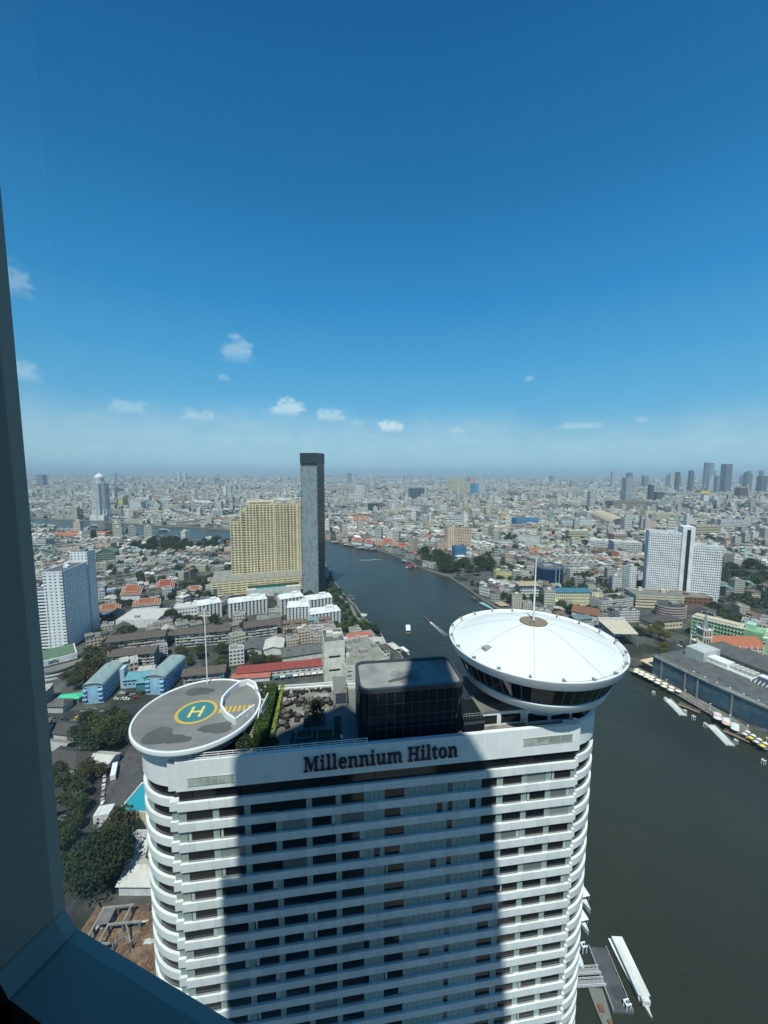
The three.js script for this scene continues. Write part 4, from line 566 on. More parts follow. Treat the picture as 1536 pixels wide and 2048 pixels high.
temple('temple_hall', 'low orange-roofed temple hall beside the tall white slab', [-337, -438, -316, -446], 11, 5, 7, mat.terracotta);
temple('temple_hall', 'small bright orange temple roof beside the yellow podium', [-262, -560, -248, -564], 9, 6, 6, mat.orange);
temple('temple_hall', 'small brick-red temple roof against the end of the yellow podium', [-268, -512, -252, -516], 12, 8, 5, mat.terracotta);
temple('temple_hall', 'golden-orange temple roof on a white base far across the river', [-98, -1194, -54, -1196], 26, 18, 16, mat.orange);
temple('temple_hall', 'orange-roofed temple with white gable among houses near the peach tower', [298, -770, 324, -779], 18, 9, 9, mat.orange);
temple('riverside_temple', 'pink-red tiered temple roof at the upstream end of the far bank temples', [-77, -905, -52, -893], 14, 7, 9, M(.45, .12, .10, { map: T.tile }));
temple('riverside_temple', 'large orange temple hall facing the river on the far bank', [-6, -856, 24, -858], 20, 8, 12, mat.terracotta);
temple('riverside_temple', 'long red temple hall at the quay beside the riverside trees', [26, -830, 56, -826], 12, 10, 6, M(.40, .08, .06, { map: T.tile }));
temple('riverside_temple', 'small crimson temple roof behind the riverside trees', [60, -900, 82, -905], 12, 8, 6, M(.45, .04, .07, { map: T.tile }));
temple('riverside_temple', 'red temple hall between the pink and the orange temple', [-45, -880, -26, -874], 12, 7, 8, M(.42, .10, .06, { map: T.tile }));
{ const t = thing('golden_stupa', 'slim golden stupa beside the small orange temple roof', 'stupa', [-240, 0, -556]); add(t, 'spire', new THREE.LatheGeometry([[4, 0], [4, 1.5], [3, 2], [2.6, 5], [1.6, 6.5], [.9, 7], [.5, 10], [.1, 15]].map((v) => new THREE.Vector2(...v)), 20), mat.gold); add(t, 'plinth', new GB().box(-5, 5, 0, .8, -5, 5), mat.white); }
{ const t = thing('golden_stupa', 'tall brown-gold temple spire among the far right roofs', 'stupa', [410, 0, -1330]); add(t, 'spire', new THREE.LatheGeometry([[12, 0], [12, 6], [9, 8], [8, 18], [5, 22], [3, 24], [1.6, 36], [.2, 52]].map((v) => new THREE.Vector2(...v)), 20), M(.40, .25, .10)); add(t, 'plinth', new GB().box(-14, 14, 0, 3, -14, 14), mat.cream); }
// --- right bank: white twin hotel tower
{
  const front = [368.8, -529.8, 404, -515.5], f = frameOf(front, 18), t = thing('white_tower', 'big white hotel slab pair split by a dark vertical slot', 'hotel', [f.cx, 0, f.cz], f.a), w = f.w, wm = M(.82, .83, .82, { map: T.grime });
  facade(t, w, 18, 0, 88, { wall: wm, fl: 27, bw: 2.4, pier: .42, band: .55, rel: .5 }); flatRoof(t, w, 18, 88, { wall: wm, huts: 3, parapet: 3 });
  add(t, 'shaft', new GB().box(w / 2, w / 2 + 4.6, 0, 99, -10, 10.6).box(w / 2 + 9, w / 2 + 13.6, 0, 99, -10, 10.6).box(w / 2 + .02, w / 2 + 13.5, 95, 98.9, -9.9, 9.9), wm); add(t, 'dark_slot', new GB().box(w / 2 + 4.6, w / 2 + 9, 0, 95, -9, 8.6), mat.window);
  const right = f.w / 2 + 13.6; facade(t, 32, 18, 0, 74, { wall: wm, fl: 22, bw: 2.4, pier: .40, band: .55, rel: .5 }, right + 16, 0); flatRoof(t, 32, 18, 74, { wall: wm, huts: 2, parapet: 2.4 }, right + 16, 0); FOOT.push([425, -520, 40, 18, f.a]);
  bld('cream_podium', 'cream banded podium at the foot of the white twin tower', 'car park', [322, -478, 378, -470], 32, 15, { wall: mat.cream, fl: 4, pier: 0, band: .6, rel: 1, huts: 4, roofMat: mat.concrete }); bld('cream_podium', 'long grey-roofed low annex left of the cream podium', 'annex', [270, -463, 318, -476], 22, 12, { wall: mat.offwhite, fl: 4, pier: .1, huts: 3 });
  bld('slim_tower', 'slim white apartment tower just left of the white twin tower', 'tower', [346, -531, 358.8, -534.1], 12, 38, { fl: 12, bw: 4, pier: .5 });
  bld('hotel_terrace', 'brown terrace block with turquoise pool roof below the white twin tower', 'annex', [384, -488, 424, -482], 28, 10, { wall: mat.brown, fl: 2, bw: 6, roofMat: mat.concrete, huts: 1 });
  const pk = thing('round_block', 'pinkish banded round-ended block below the cream podium', 'apartments', [346, 0, -450]); FOOT.push([346, -450, 19, 15, 0]); for (let k = 0; k < 5; k++) { const g = new THREE.CylinderGeometry(17, 17, 1.6, 32); g.scale(1, 1, .75); g.translate(0, 1 + k * 3, 0); add(pk, 'floor_band', g, M(.50, .40, .37, { map: T.grime })); } const pc = new THREE.CylinderGeometry(15.8, 15.8, 14.8, 32); pc.scale(1, 1, .75); pc.translate(0, 7.4, 0); add(pk, 'window_glass', pc, mat.window); boxPart('roof_hut', mat.midgrey, pk, 3, 14.6, 0, 9, 2.5, 6);
}
bld('yellow_school', 'long pale yellow building with three window rows and blue roof', 'school', [208.2, -482.2, 266.5, -483.0], 14, 18, { wall: mat.paleyellow, fl: 4, bw: 2.6, pier: .5, band: .6, roof: 'gable', rh: 3.5, roofMat: mat.blueroof });
bld('yellow_school', 'plain pale yellow end wing of the blue-roofed yellow building', 'school', [266.8, -480.5, 279, -477], 20, 18, { wall: mat.paleyellow, fl: 4, bw: 6, pier: .75, band: .65 });
{ const t = thing('drum_building', 'dark blue curved glass building behind the yellow school', 'office', [258, 0, -590]); FOOT.push([258, -590, 23, 22, 0]); add(t, 'glass_wall', new THREE.CylinderGeometry(21, 21, 25, 48).translate(0, 12.5, 0), glassy(.008, .03, .07)); add(t, 'rim', new THREE.CylinderGeometry(21.4, 21.4, 2.2, 48, 1, true).translate(0, 25.6, 0), M(.05, .15, .28, { side: THREE.DoubleSide })); add(t, 'roof', new THREE.CylinderGeometry(20.8, 20.8, .3, 48).translate(0, 25.1, 0), mat.roofgrey); boxPart('roof_hut', mat.midgrey, t, -3, 25.2, 0, 14, 3, 9); boxPart('pillar', mat.paleteal, t, 2, 0, 20.8, 1.1, 25, 1.2); boxPart('pillar', mat.paleteal, t, 8, 0, 19.4, 1.1, 25, 1.2); boxPart('entrance', mat.white, t, 5, 0, 20.4, 6, 5, 1.5); }
bld('cream_hip_block', 'white four-storey building with broad cream hipped roof by the trees', 'apartments', [188.4, -517.2, 214.1, -517.6], 20, 16, { fl: 4, bw: 4, pier: .3, band: .5, roof: 'hip', rh: 3, over: 2, roofMat: M(.50, .42, .29, { map: T.tin }) });
bld('yellow_block', 'small bright yellow block with three rows of windows behind quay houses', 'apartments', [176.9, -594.9, 203.1, -595.3], 14, 14, { wall: M(.78, .68, .36, { map: T.grime }), fl: 3, bw: 4, pier: .6, band: .55 });
bld('peach_tower', 'tall peach apartment tower above the riverside trees', 'tower', [131.9, -796.8, 151, -799], 22, 57, { wall: mat.peach, fl: 17, bw: 5, pier: .7, band: .5 }); bld('peach_tower', 'broad peach slab with open balconies behind the blue block', 'tower', [151.5, -800, 186, -808.1], 22, 53, { wall: mat.peach, fl: 16, bw: 4, pier: .3, band: .45, rel: 1.3 }); bld('peach_tower', 'stepped lower peach terraces beside the peach tower', 'tower', [112, -790, 131, -795], 20, 24, { wall: mat.peach, fl: 7, pier: .1, rel: 1.2 });
bld('blue_block', 'solid blue block in front of the peach tower', 'office', [140.2, -749.9, 164.0, -754.8], 16, 24, { wall: M(.06, .20, .36, { map: T.grime }), fl: 6, bw: 5, pier: .8, band: .85 });
bld('white_villa', 'small white villa in the trees below the blue block', 'house', [139, -715, 156, -718], 12, 12, { fl: 3, roof: 'hip', roofMat: mat.tinwhite });
bld('hip_hall', 'hall with rust-brown hipped roof beside the saucer restaurant', 'hall', [222, -440, 244, -424], 20, 9, { plain: 1, wall: mat.offwhite, roof: 'gable', rh: 5, roofMat: mat.rust });
bld('low_shed', 'low blue-roofed shed just beyond the saucer restaurant rim', 'shed', [215.5, -417, 236.1, -421.8], 12, 7, { plain: 1, wall: mat.paleteal, roof: 'gable', rh: 2, roofMat: M(.16, .25, .28, { map: T.tin }) });
{ const t = thing('market_canopy', 'large cream canopy roof raised on posts beside the saucer', 'canopy', [238, 0, -376], -.02); FOOT.push([238, -376, 16, 16, 0]); add(t, 'canopy_roof', new GB().hexa([[-12, 13.4, 13], [12, 13.4, 13], [14, 17.6, -13], [-14, 17.6, -13]], [[-12, 13.8, 13], [12, 13.8, 13], [14, 18, -13], [-14, 18, -13]]), M(.66, .62, .50, { map: T.tin })); const p = new GB(); for (const x of [-11.5, 11.5]) for (const z of [-12, 0, 12.5]) p.bar([x, 0, z], [x, 14, z], .5); add(t, 'post', p, mat.grey); const rb = new GB(); for (let k = 0; k < 12; k++) rb.bar([-12.6 + k * 2.3, 17.3, -9.5], [-12 + k * 2.2, 16.1, -3], .35, .25); add(t, 'roof_rib', rb, mat.offwhite); add(t, 'back_wall', new GB().box(-13, 13, 0, 16, -13, -12.4), mat.offwhite); add(t, 'ridge_hood', new GB().box(-14, 14, 18, 19.6, -15.5, -12.6), mat.tinwhite); }
// church
{
  const t = thing('church', 'cream church with pinnacled tower, grey spire and orange nave roof', 'church', [305, 0, -352], -.06); FOOT.push([325, -353, 32, 14, -.06]);
  const cm = M(.72, .62, .44, { map: T.grime }); add(t, 'nave_wall', new GB().box(4, 48, 0, 10, -9, 7.5), cm); add(t, 'nave_roof', new GB().gable(4, 48, 10, 17.5, -9, 7.5, .6), M(.55, .19, .09, { map: T.tile })); const pin = new GB(); for (let k = 0; k < 9; k++) { pin.box(4.5 + k * 5.2, 5.7 + k * 5.2, 0, 11.2, 7.5, 8.3); } add(t, 'buttress', pin, mat.fabric);
  const tw = add(t, 'bell_tower', new GB().box(-4, 4, 0, 24, -5, 4), cm); const op = new GB(); for (const y of [4, 11, 18]) for (const x of [-2.4, -.2, 2]) { op.box(x - .55, x + .55, y, y + 4.2, 3.95, 4.08); op.box(-4.08, -3.95, y, y + 4.2, x - 1.05, x + .05); } mesh('opening', op.geo(), mat.window, tw); const cor = new GB(); for (const y of [9.2, 16.4, 23.6]) cor.box(-4.4, 4.4, y, y + .6, -5.4, 4.4); mesh('cornice', cor.geo(), mat.fabric, tw);
  const sp = new THREE.ConeGeometry(3.2, 16, 8); sp.translate(0, 32, -.5); add(t, 'spire', sp, M(.30, .34, .34, { map: T.tin })); const pn = new GB(); for (const x of [-4, 4]) for (const z of [-5, 4]) pn.hexa([[x - .5, 24, z + .5], [x + .5, 24, z + .5], [x + .5, 24, z - .5], [x - .5, 24, z - .5]], [[x - .05, 29, z + .05], [x + .05, 29, z + .05], [x + .05, 29, z - .05], [x - .05, 29, z - .05]]); add(t, 'pinnacle', pn, mat.fabric);
  const aw = add(t, 'aisle_wall', new GB().box(-9, -4, 0, 12, -5, 4), cm); const ap = new GB(); for (const z of [-4.5, 3.5]) ap.box(-9.4, -8.4, 0, 16, z - .5, z + .5); mesh('turret', ap.geo(), mat.fabric, aw);
}
// green school block, seen from its corner
{
  const t = bld('green_block', 'long green building with rows of white arches behind the church', 'school', [325.5, -393.7, 351, -360], 16, 20, { wall: mat.green, fl: 5, bw: 2.6, pier: .12, band: .34, rel: 1.3, glass: mat.greendark, roof: 'none' }), { w, d, h } = t.dim;
  add(t, 'roof', new GB().box(-w / 2 + 1, w / 2 - 5, h + .9, h + 1.4, -d / 2 + 2, d / 2 - 4).box(-w / 2, w / 2, h, h + .3, -d / 2, d / 2), M(.70, .66, .52, { map: T.tin })); const ar = new GB(); for (let f = 0; f < 5; f++) for (let k = 0; k < 16; k++) ar.box(-w / 2 + 1 + k * (w - 2) / 16, -w / 2 + 1.9 + k * (w - 2) / 16, f * 4 + 3, f * 4 + 4.1, d / 2, d / 2 + .3); stuffPart(add(t, 'white_arches', ar, mat.white)); add(t, 'end_wall', new GB().box(w / 2, w / 2 + 12, 0, h, -d / 2 - 2, d / 2), mat.green); add(t, 'stair_tower', new GB().box(w / 2 - 1, w / 2 + 6, h, h + 5, -6, 4), M(.36, .55, .40)); FOOT.push([352, -385, 26, 24, .9]);
  bld('green_block', 'lower pale green house block at the edge right of the church', 'apartments', [358.2, -350, 384, -344], 30, 15, { wall: M(.44, .56, .36, { map: T.grime }), fl: 4, pier: .6, band: .6, roofMat: mat.offwhite });
}
bld('dark_roof_house', 'large house with dark gable roof and yellow trees in front', 'house', [289.8, -404.3, 331.0, -411.9], 14, 9, { wall: mat.cream, fl: 2, bw: 4, roof: 'hip', rh: 5, roofMat: mat.roofdark });
// river mall
{
  const p = [226.4, -311.5, 256.0, -225.0], d = 90, f = frameOf(p, d), t = thing('river_mall', 'long grey riverside mall with curved blue glass front and cluttered roof', 'mall', [f.cx, 0, f.cz], f.a), w = f.w, h = 17, zf = d / 2;
  add(t, 'wall', new GB().box(-w / 2, w / 2 + 30, 0, h - .6, -d / 2, zf - 3), mat.midgrey);
  const curve = (x) => zf - 2.6 + 1.8 * Math.sin((x / w + .5) * Math.PI * 1.15); const n = 20; for (let k = 0; k < n; k++) for (let r = 0; r < 3; r++) { const x0 = -w / 2 + (w + 22) * k / n, x1 = -w / 2 + (w + 22) * (k + 1) / n - .12, y0 = 3.6 + r * 4.1, y1 = y0 + 4.0, jit = (hash(k, r, 4) - .5) * .12; mesh('glass_panel', new GB().hexa([[x0, y0, curve(x0)], [x1, y0, curve(x1) + jit], [x1, y0, curve(x1) - .3], [x0, y0, curve(x0) - .3]], [[x0, y1, curve(x0) + .1], [x1, y1, curve(x1) + jit], [x1, y1, curve(x1) - .3], [x0, y1, curve(x0) - .3]]).geo(), [glassy(.050, .115, .150, { roughness: .25 }), glassy(.060, .13, .165, { roughness: .28 }), glassy(.042, .10, .14, { roughness: .22 })][(hash(k, r, 6) * 3) | 0], t); }
  for (const x of [-w / 2 + 8, -w / 2 + 27, -w / 2 + 36, -w / 2 + 58, -w / 2 + 80]) boxPart('pilaster', M(.22, .23, .22), t, x, 0, curve(x), 1.1, 16.4, 1.2);
  const ed = new GB(); for (let k = 0; k < 24; k++) { const x0 = -w / 2 - 1 + (w + 26) * k / 24, x1 = -w / 2 - 1 + (w + 26) * (k + 1) / 24; ed.hexa([[x0, 15.9, curve(x0) + .9], [x1, 15.9, curve(x1) + .9], [x1, 15.9, curve(x1) - 5], [x0, 15.9, curve(x0) - 5]], [[x0, 16.9, curve(x0) + .9], [x1, 16.9, curve(x1) + .9], [x1, 16.9, curve(x1) - 5], [x0, 16.9, curve(x0) - 5]]); if (k < 11) ed.bar([x0, 17.4, curve(x0) - 1.5], [x1, 17.4, curve(x1) - 1.5], .8, .6); } add(t, 'roof_edge', ed, M(.40, .41, .38, { map: T.stain }));
  add(t, 'roof', new GB().box(-w / 2, w / 2 + 30, h - .6, h, -d / 2, zf - 5), M(.17, .18, .168, { map: T.stain }));
  for (let k = 0; k < 9; k++) boxPart('roof_light', mat.white, t, -w / 2 + 30 + k * 8, 17, curve(-w / 2 + 30 + k * 8) - 4.2, .9, .5, .9);
  add(t, 'penthouse', new GB().box(-w / 2 + 8, -w / 2 + 22, h, h + 8, -4, 16), M(.52, .54, .52, { map: T.grime })); add(t, 'plant_room', new GB().box(-w / 2 + 20, -w / 2 + 36, h, h + 4.5, 2, 12), mat.white); const pv = new GB().box(-w / 2 + 15, -w / 2 + 62, h + .2, h + 1.2, -2, 13); add(t, 'plant_deck', pv, mat.offwhite);
  for (let k = 0; k < 10; k++) boxPart('chiller', M(.50, .50, .44), t, -w / 2 + 38 + (k % 5) * 3.1, h + 1.2, 3 + ((k / 5) | 0) * 4, 2.4, 2.6, 3); boxPart('plant_room', mat.white, t, -w / 2 + 57, h, 6, 6, 4.5, 6); add(t, 'grey_roof_bay', new GB().box(-w / 2 + 20, w / 2 + 10, h, h + 3, -40, -8), mat.darkconcrete);
  add(t, 'solar_roof', new GB().hexa([[-w / 2 + 52, h, 14], [w / 2 + 24, h, 14], [w / 2 + 24, h, -24], [-w / 2 + 52, h, -24]], [[-w / 2 + 55, h + 4, 10], [w / 2 + 22, h + 4, 10], [w / 2 + 22, h + 4, -20], [-w / 2 + 55, h + 4, -20]]), M(.045, .055, .075, { roughness: .5 })); const sk = new GB(); for (let k = 0; k < 26; k++) sk.bar([-w / 2 + 53 + k * 2.3, h + .3, 15], [-w / 2 + 53 + k * 2.3, h + 2.6, 12], .5, .2); add(t, 'skylight_bars', sk, mat.offwhite);
  add(t, 'ground_floor', new GB().box(-w / 2, w / 2 + 20, 0, 3.6, zf - 6, zf - 3.4), mat.midgrey); add(t, 'cream_entrance_roof', new GB().box(-w / 2 - 11, -w / 2, 7, 7.6, zf - 20, zf - 2), M(.60, .47, .28)); add(t, 'entrance_hall', new GB().box(-w / 2 - 10, -w / 2, 0, 7, zf - 19, zf - 4), mat.roofdark);
}
// ---------- mid and far single buildings ----------
{
  const g = (r, gg, b) => M(r, gg, b, { map: T.grime }), W = mat.white;
  const B = (n, l, c, p, d, h, o) => bld(n, l, c, p, d, h, { huts: 2, ...o });
  B('office_block', 'long cream and yellow banded hotel block beyond the peach tower', 'hotel', [314.9, -1515.2, 386, -1483.5], 30, 37, { wall: mat.cream, pier: 0, fl: 9 });
  B('office_block', 'narrow white block with dark bands near the arched station', 'office', [690, -1095, 711, -1095.6], 18, 46, { fl: 9, pier: 0, band: .6 });
  B('office_block', 'bright white block left of the arched station roof', 'office', [583.9, -1149.9, 622, -1151], 28, 30, { fl: 8 }); B('office_block', 'white balconied block left of the bright white block', 'office', [545, -1172, 582, -1168], 30, 25, { fl: 7, pier: .2 });
  B('office_block', 'white flat-roofed block with dark window bands left of the white twin tower', 'office', [458, -850, 498, -822], 30, 22, { fl: 5, pier: .2, roofMat: mat.tinwhite }); B('office_block', 'large pale flat-roofed block just left of the white twin tower', 'office', [482, -796, 534, -784], 34, 27, { wall: mat.offwhite, fl: 6, bw: 4, pier: .3, roofMat: mat.tinwhite });
  B('office_block', 'brown building with an orange end wall', 'office', [412, -752, 440, -738], 22, 17, { wall: mat.brown, fl: 4, pier: .1 }); B('office_block', 'small orange end block of the brown building', 'office', [441, -736, 455, -733], 18, 17, { wall: mat.orange, fl: 4, bw: 8, pier: .9, band: .9 });
  B('office_block', 'pale ribbed windowless block above the long white school', 'office', [306.9, -871.3, 348, -848], 20, 29, { wall: mat.offwhite, fl: 2, bw: 4, pier: .85, band: .9 }); B('office_block', 'low long white block below the pale ribbed block', 'office', [240, -882, 302, -874], 18, 13, { fl: 3 });
  B('office_block', 'white school with grey roof left of the orange temple', 'school', [225, -772, 294, -766], 18, 14, { fl: 4, roof: 'gable', rh: 3, roofMat: mat.roofgrey }); B('office_block', 'blue-walled market hall beside the brown-gold spire', 'hall', [430, -1240, 505, -1243], 40, 22, { wall: g(.10, .24, .44), plain: 1, roofMat: mat.blueroof });
  B('office_block', 'cream cube block to the right of the slotted white tower', 'office', [962, -1409, 1000, -1410], 30, 33, { wall: mat.cream, fl: 8, pier: .8, band: .8 }); B('office_block', 'long white school block right of the white twin tower', 'school', [880, -1080, 950, -1064], 20, 20, { fl: 4, bw: 3, band: .6, pier: .5 }); B('office_block', 'white rounded block behind the long white school block', 'office', [1028, -1166, 1090, -1140], 26, 30, { fl: 7, pier: .1 });
  B('office_block', 'dark gridded cube block standing in the far city', 'office', [178, -2538, 269, -2560], 60, 70, { wall: g(.26, .28, .30), glass: mat.glass, fl: 3, band: .06, bw: 8, pier: .3 });
  B('office_block', 'blue and dark glass block left of the golden temple roof', 'office', [-205, -1180, -178, -1184], 24, 24, { wall: g(.05, .14, .30), fl: 6, pier: .8, band: .85 }); B('office_block', 'dark blue cube near the far golden temple', 'office', [-60, -1590, -20, -1600], 30, 40, { wall: g(.06, .07, .09), fl: 3, pier: .9, band: .9 });
  B('office_block', 'white block with vertical ribs left of the dark gridded cube', 'office', [-190, -2050, -120, -2060], 40, 55, { wall: W, fl: 3, band: .2, bw: 8, pier: .6 }); B('office_block', 'pale green-white ribbed block in the far middle city', 'office', [20, -1750, 75, -1760], 36, 40, { wall: mat.offwhite, fl: 3, band: .2, bw: 8, pier: .6 }); B('office_block', 'flat dark-topped long white building beyond the temples', 'office', [128, -1700, 190, -1690], 40, 32, { wall: W, fl: 3, band: .3, pier: .05 });
  B('office_block', 'blue-teal banded white building near the long cream hotel', 'office', [195, -1225, 250, -1215], 30, 34, { wall: W, glass: mat.glassblue, fl: 6, pier: 0 }); B('office_block', 'slim white slab next to the blue banded building', 'office', [252, -1210, 264, -1212], 20, 46, { fl: 3, pier: .9, band: .9 });
  B('pale_tower', 'cream twin-topped tower cluster in the far centre', 'tower', [552, -3102, 620, -3140], 60, 122, { wall: mat.paleyellow, fl: 30, pier: .5 }); B('pale_tower', 'lower cream block joined to the cream tower cluster', 'tower', [622, -3120, 735, -3180], 60, 96, { wall: mat.paleyellow, fl: 24, pier: .5 }); B('pale_tower', 'pink slab tower behind the cream cluster', 'tower', [800, -3630, 863, -3636], 50, 128, { wall: mat.pink, fl: 30, pier: .8, band: .8 }); B('pale_tower', 'bright blue tower face beside the pink slab', 'tower', [684, -2908, 714, -2920], 60, 90, { wall: g(.10, .36, .60), fl: 20, pier: .8, band: .8 }); B('pale_tower', 'white tower joined to the bright blue face', 'tower', [722, -2922, 774, -2960], 60, 88, { wall: W, fl: 20, pier: .5 });
  const tw = (x0, x1, z, h, l, o) => { const w = (x1 - x0) / (1 + Math.min(1, Math.abs((x0 + x1) / 2 / z)) * .9); if (x0 > 0) x0 = x1 - w; else x1 = x0 + w; return B('skyline_tower', l, 'tower', [x0, z, x1, z], (x1 - x0) * .9, h, { fl: Math.max(8, Math.round(h / 7)), bw: (x1 - x0) / 6, rel: 2, ...o }); };
  const dk = g(.12, .135, .15), md = g(.24, .27, .29), lt = g(.58, .60, .60);
  tw(1415, 1484, -2300, 144, 'grey tower with white vertical stripes right of the pale striped block', { wall: lt, pier: .5, band: .15, glass: mat.glassteal }); tw(1231, 1291, -2000, 67, 'pale green-white striped block in front of the striped tower', { wall: lt, band: .15, pier: .4, glass: mat.glassteal }); tw(1003, 1045, -1900, 81, 'tall cream-white ribbed block left of the striped tower', { wall: mat.offwhite, band: .1, pier: .6 }); tw(1641, 1682, -2400, 100, 'dark glass tower over dark lower blocks', { wall: dk, glass: mat.glass, pier: .2 }); tw(1660, 1735, -2380, 55, 'lower dark glass block under the dark tower', { wall: dk, glass: mat.glassblue, pier: .2 });
  tw(2704, 2755, -3600, 186, 'dark slate tower with a small crown', { wall: dk, glass: mat.glassteal }); tw(2671, 2719, -3400, 199, 'plain dark slab tower standing alone', { wall: dk, pier: .7, band: .7 }); tw(3295, 3321, -4000, 287, 'thin dark tower edge, tallest on the skyline', { wall: dk }); tw(5397, 5531, -6500, 352, 'tall pale hazy tower behind the thin dark tower', { wall: md, glass: mat.glassteal }); tw(3124, 3236, -3600, 262, 'broad tall grey tower with vertical ribs', { wall: md, band: .1, pier: .5, glass: mat.glass }); tw(2751, 2806, -3300, 144, 'cream-white tower below the hazy tower', { wall: lt }); tw(2989, 3043, -3500, 152, 'pale grey tower left of the broad ribbed tower', { wall: md, pier: .7, band: .6 }); tw(3434, 3477, -3700, 185, 'dark blue tower right of the broad ribbed tower', { wall: dk, glass: mat.glassblue }); tw(3308, 3363, -3500, 171, 'white-striped tower beside the dark blue tower', { wall: W, band: .06, pier: .55, glass: mat.glass }); tw(2363, 2454, -2600, 76, 'dark red-brown block below the white-striped tower', { wall: g(.15, .07, .075), pier: .8, band: .8 }); tw(3466, 3573, -3600, 150, 'dark cluster tower at the edge of the picture', { wall: dk, glass: mat.glassblue }); tw(2460, 2530, -2700, 80, 'beige block beside the dark red-brown block', { wall: mat.cream, pier: .6 }); tw(1890, 1941, -2300, 51, 'white block with a yellow billboard top', { wall: W, pier: .8, band: .8 });
  { const t = thing('billboard', 'yellow billboard on top of a white block below the skyline', 'billboard', [1915, 51.5, -2299]); add(t, 'board', new GB().box(-25, 25, 0, 18, -1, 1), M(.75, .48, .05)); add(t, 'frame', new GB().box(-26, 26, -1, 0, -2, 2), mat.grey); }
  tw(-3777, -3663, -4200, 127, 'blue-grey block at the far edge by the window frame', { wall: md, glass: mat.glassteal }); tw(-3213, -3151, -6000, 150, 'first of two white-topped twin towers on the horizon', { wall: W }); tw(-3120, -3058, -6000, 150, 'second of two white-topped twin towers on the horizon', { wall: W }); tw(-4590, -4489, -6500, 142, 'pale tower on the horizon behind the domed tower', { wall: lt }); tw(-1087, -1060, -2600, 70, 'bright white slab half of a far tower pair', { wall: W, pier: .9, band: .9 }); tw(-1052, -1026, -2600, 66, 'striped half of the far white tower pair', { wall: lt }); tw(-616, -549, -6500, 160, 'dark hazy tower on the horizon right of the glass tower', { wall: md }); tw(-532, -456, -6500, 150, 'pale hazy tower on the horizon right of the glass tower', { wall: lt }); tw(-230, -150, -3000, 70, 'white block tower in the far city right of the glass tower', { wall: W });
  const R = rng(400); for (let k = 0; k < 64; k++) { const az = (k < 34 ? .42 + .60 * Math.sqrt(R()) : -.92 + 1.9 * R()), z = 5200 + 6500 * R(), x = az * z, w = 35 + 55 * R(), h = 60 + 110 * R() * R() + (az > .72 ? 40 : 0); tw(x, x + w, -z, h, 'hazy pale high-rise on the far horizon', { wall: [md, lt, lt, W][(R() * 4) | 0], fl: 10 }).userData.group = 'far horizon towers'; }
  for (let k = 0; k < 13; k++) { const az = .58 + .40 * R(), z = 4300 + 1900 * R(), x = az * z, w = 45 + 40 * R(); tw(x, x + w, -z, 120 + 95 * R(), 'slender hazy tower of the tower skyline beyond the white twin hotel', { wall: [md, dk, lt, md][(R() * 4) | 0], glass: mat.glassteal, fl: 16 }).userData.group = 'slender hazy skyline towers'; }
  // domed white riverside tower
  const t = thing('domed_tower', 'white cylindrical tower with a white dome on the far river bend', 'tower', [-995, 0, -1350]); FOOT.push([-995, -1350, 34, 34, 0]);
  add(t, 'shaft', new THREE.CylinderGeometry(25, 25, 112, 28).translate(0, 72, 0), g(.20, .24, .27)); const bn = new GB(); for (let k = 0; k < 30; k++) for (let s = 0; s < 20; s++) { const a = s / 20 * 6.283; if (s % 5 === 2) continue; bn.boxAt(25 * Math.sin(a), 18 + k * 3.6, 25 * Math.cos(a), 7.9, 2.2, 1.4, a); } stuffPart(add(t, 'balcony_bands', bn, W)); add(t, 'base', new GB().boxAt(0, 0, 0, 50, 18, 50), W); const cl = new GB(); for (let s = 0; s < 16; s++) { const a = s / 16 * 6.283; cl.boxAt(26 * Math.sin(a), 0, 26 * Math.cos(a), 3, 36, 3, a); cl.boxAt(23 * Math.sin(a), 128, 23 * Math.cos(a), 4, 6, 3, a); } add(t, 'column', cl, W); add(t, 'dome', new THREE.LatheGeometry([[12, 128], [12, 140], [14.5, 146], [14, 152], [9, 158], [2, 161], [.8, 164], [.1, 170]].map((v) => new THREE.Vector2(...v)), 28), W);
  B('office_block', 'yellow-ended grey block across the river bend', 'office', [-1272, -1837, -1250, -1838], 40, 44, { wall: g(.6, .5, .2), pier: .9, band: .9 }); B('office_block', 'white tower block with a red roof beside it over the river bend', 'office', [-1069, -1611, -1022, -1613], 40, 44, { wall: W }); B('office_block', 'white banded block at the window frame edge below the river', 'office', [-763, -819, -730, -820], 24, 22, { fl: 6, pier: 0 }); B('office_block', 'salmon-pink small block on the near bank below the river bend', 'office', [-605, -796, -574, -797], 20, 18, { wall: mat.peach, fl: 5 }); B('office_block', 'green-gabled warehouse block below the salmon block', 'warehouse', [-530, -696, -502, -708], 30, 20, { wall: g(.28, .34, .28), fl: 5, pier: .1, roof: 'gablez', rh: 7, roofMat: mat.greenroof }); B('long_shed', 'long salmon-roofed warehouse on the near bank of the river bend', 'warehouse', [-830, -950, -690, -985], 40, 8, { plain: 1, roof: 'gable', rh: 7, roofMat: mat.salmon });
  B('long_shed', 'long grey gallery roof left of the yellow condominium', 'gallery', [-420, -640, -300, -690], 10, 6, { plain: 1, wall: W, roof: 'gable', rh: 3, roofMat: mat.roofdark }); B('long_shed', 'second long grey gallery roof above the first', 'gallery', [-430, -720, -300, -770], 10, 6, { plain: 1, wall: W, roof: 'gable', rh: 3, roofMat: mat.roofdark });
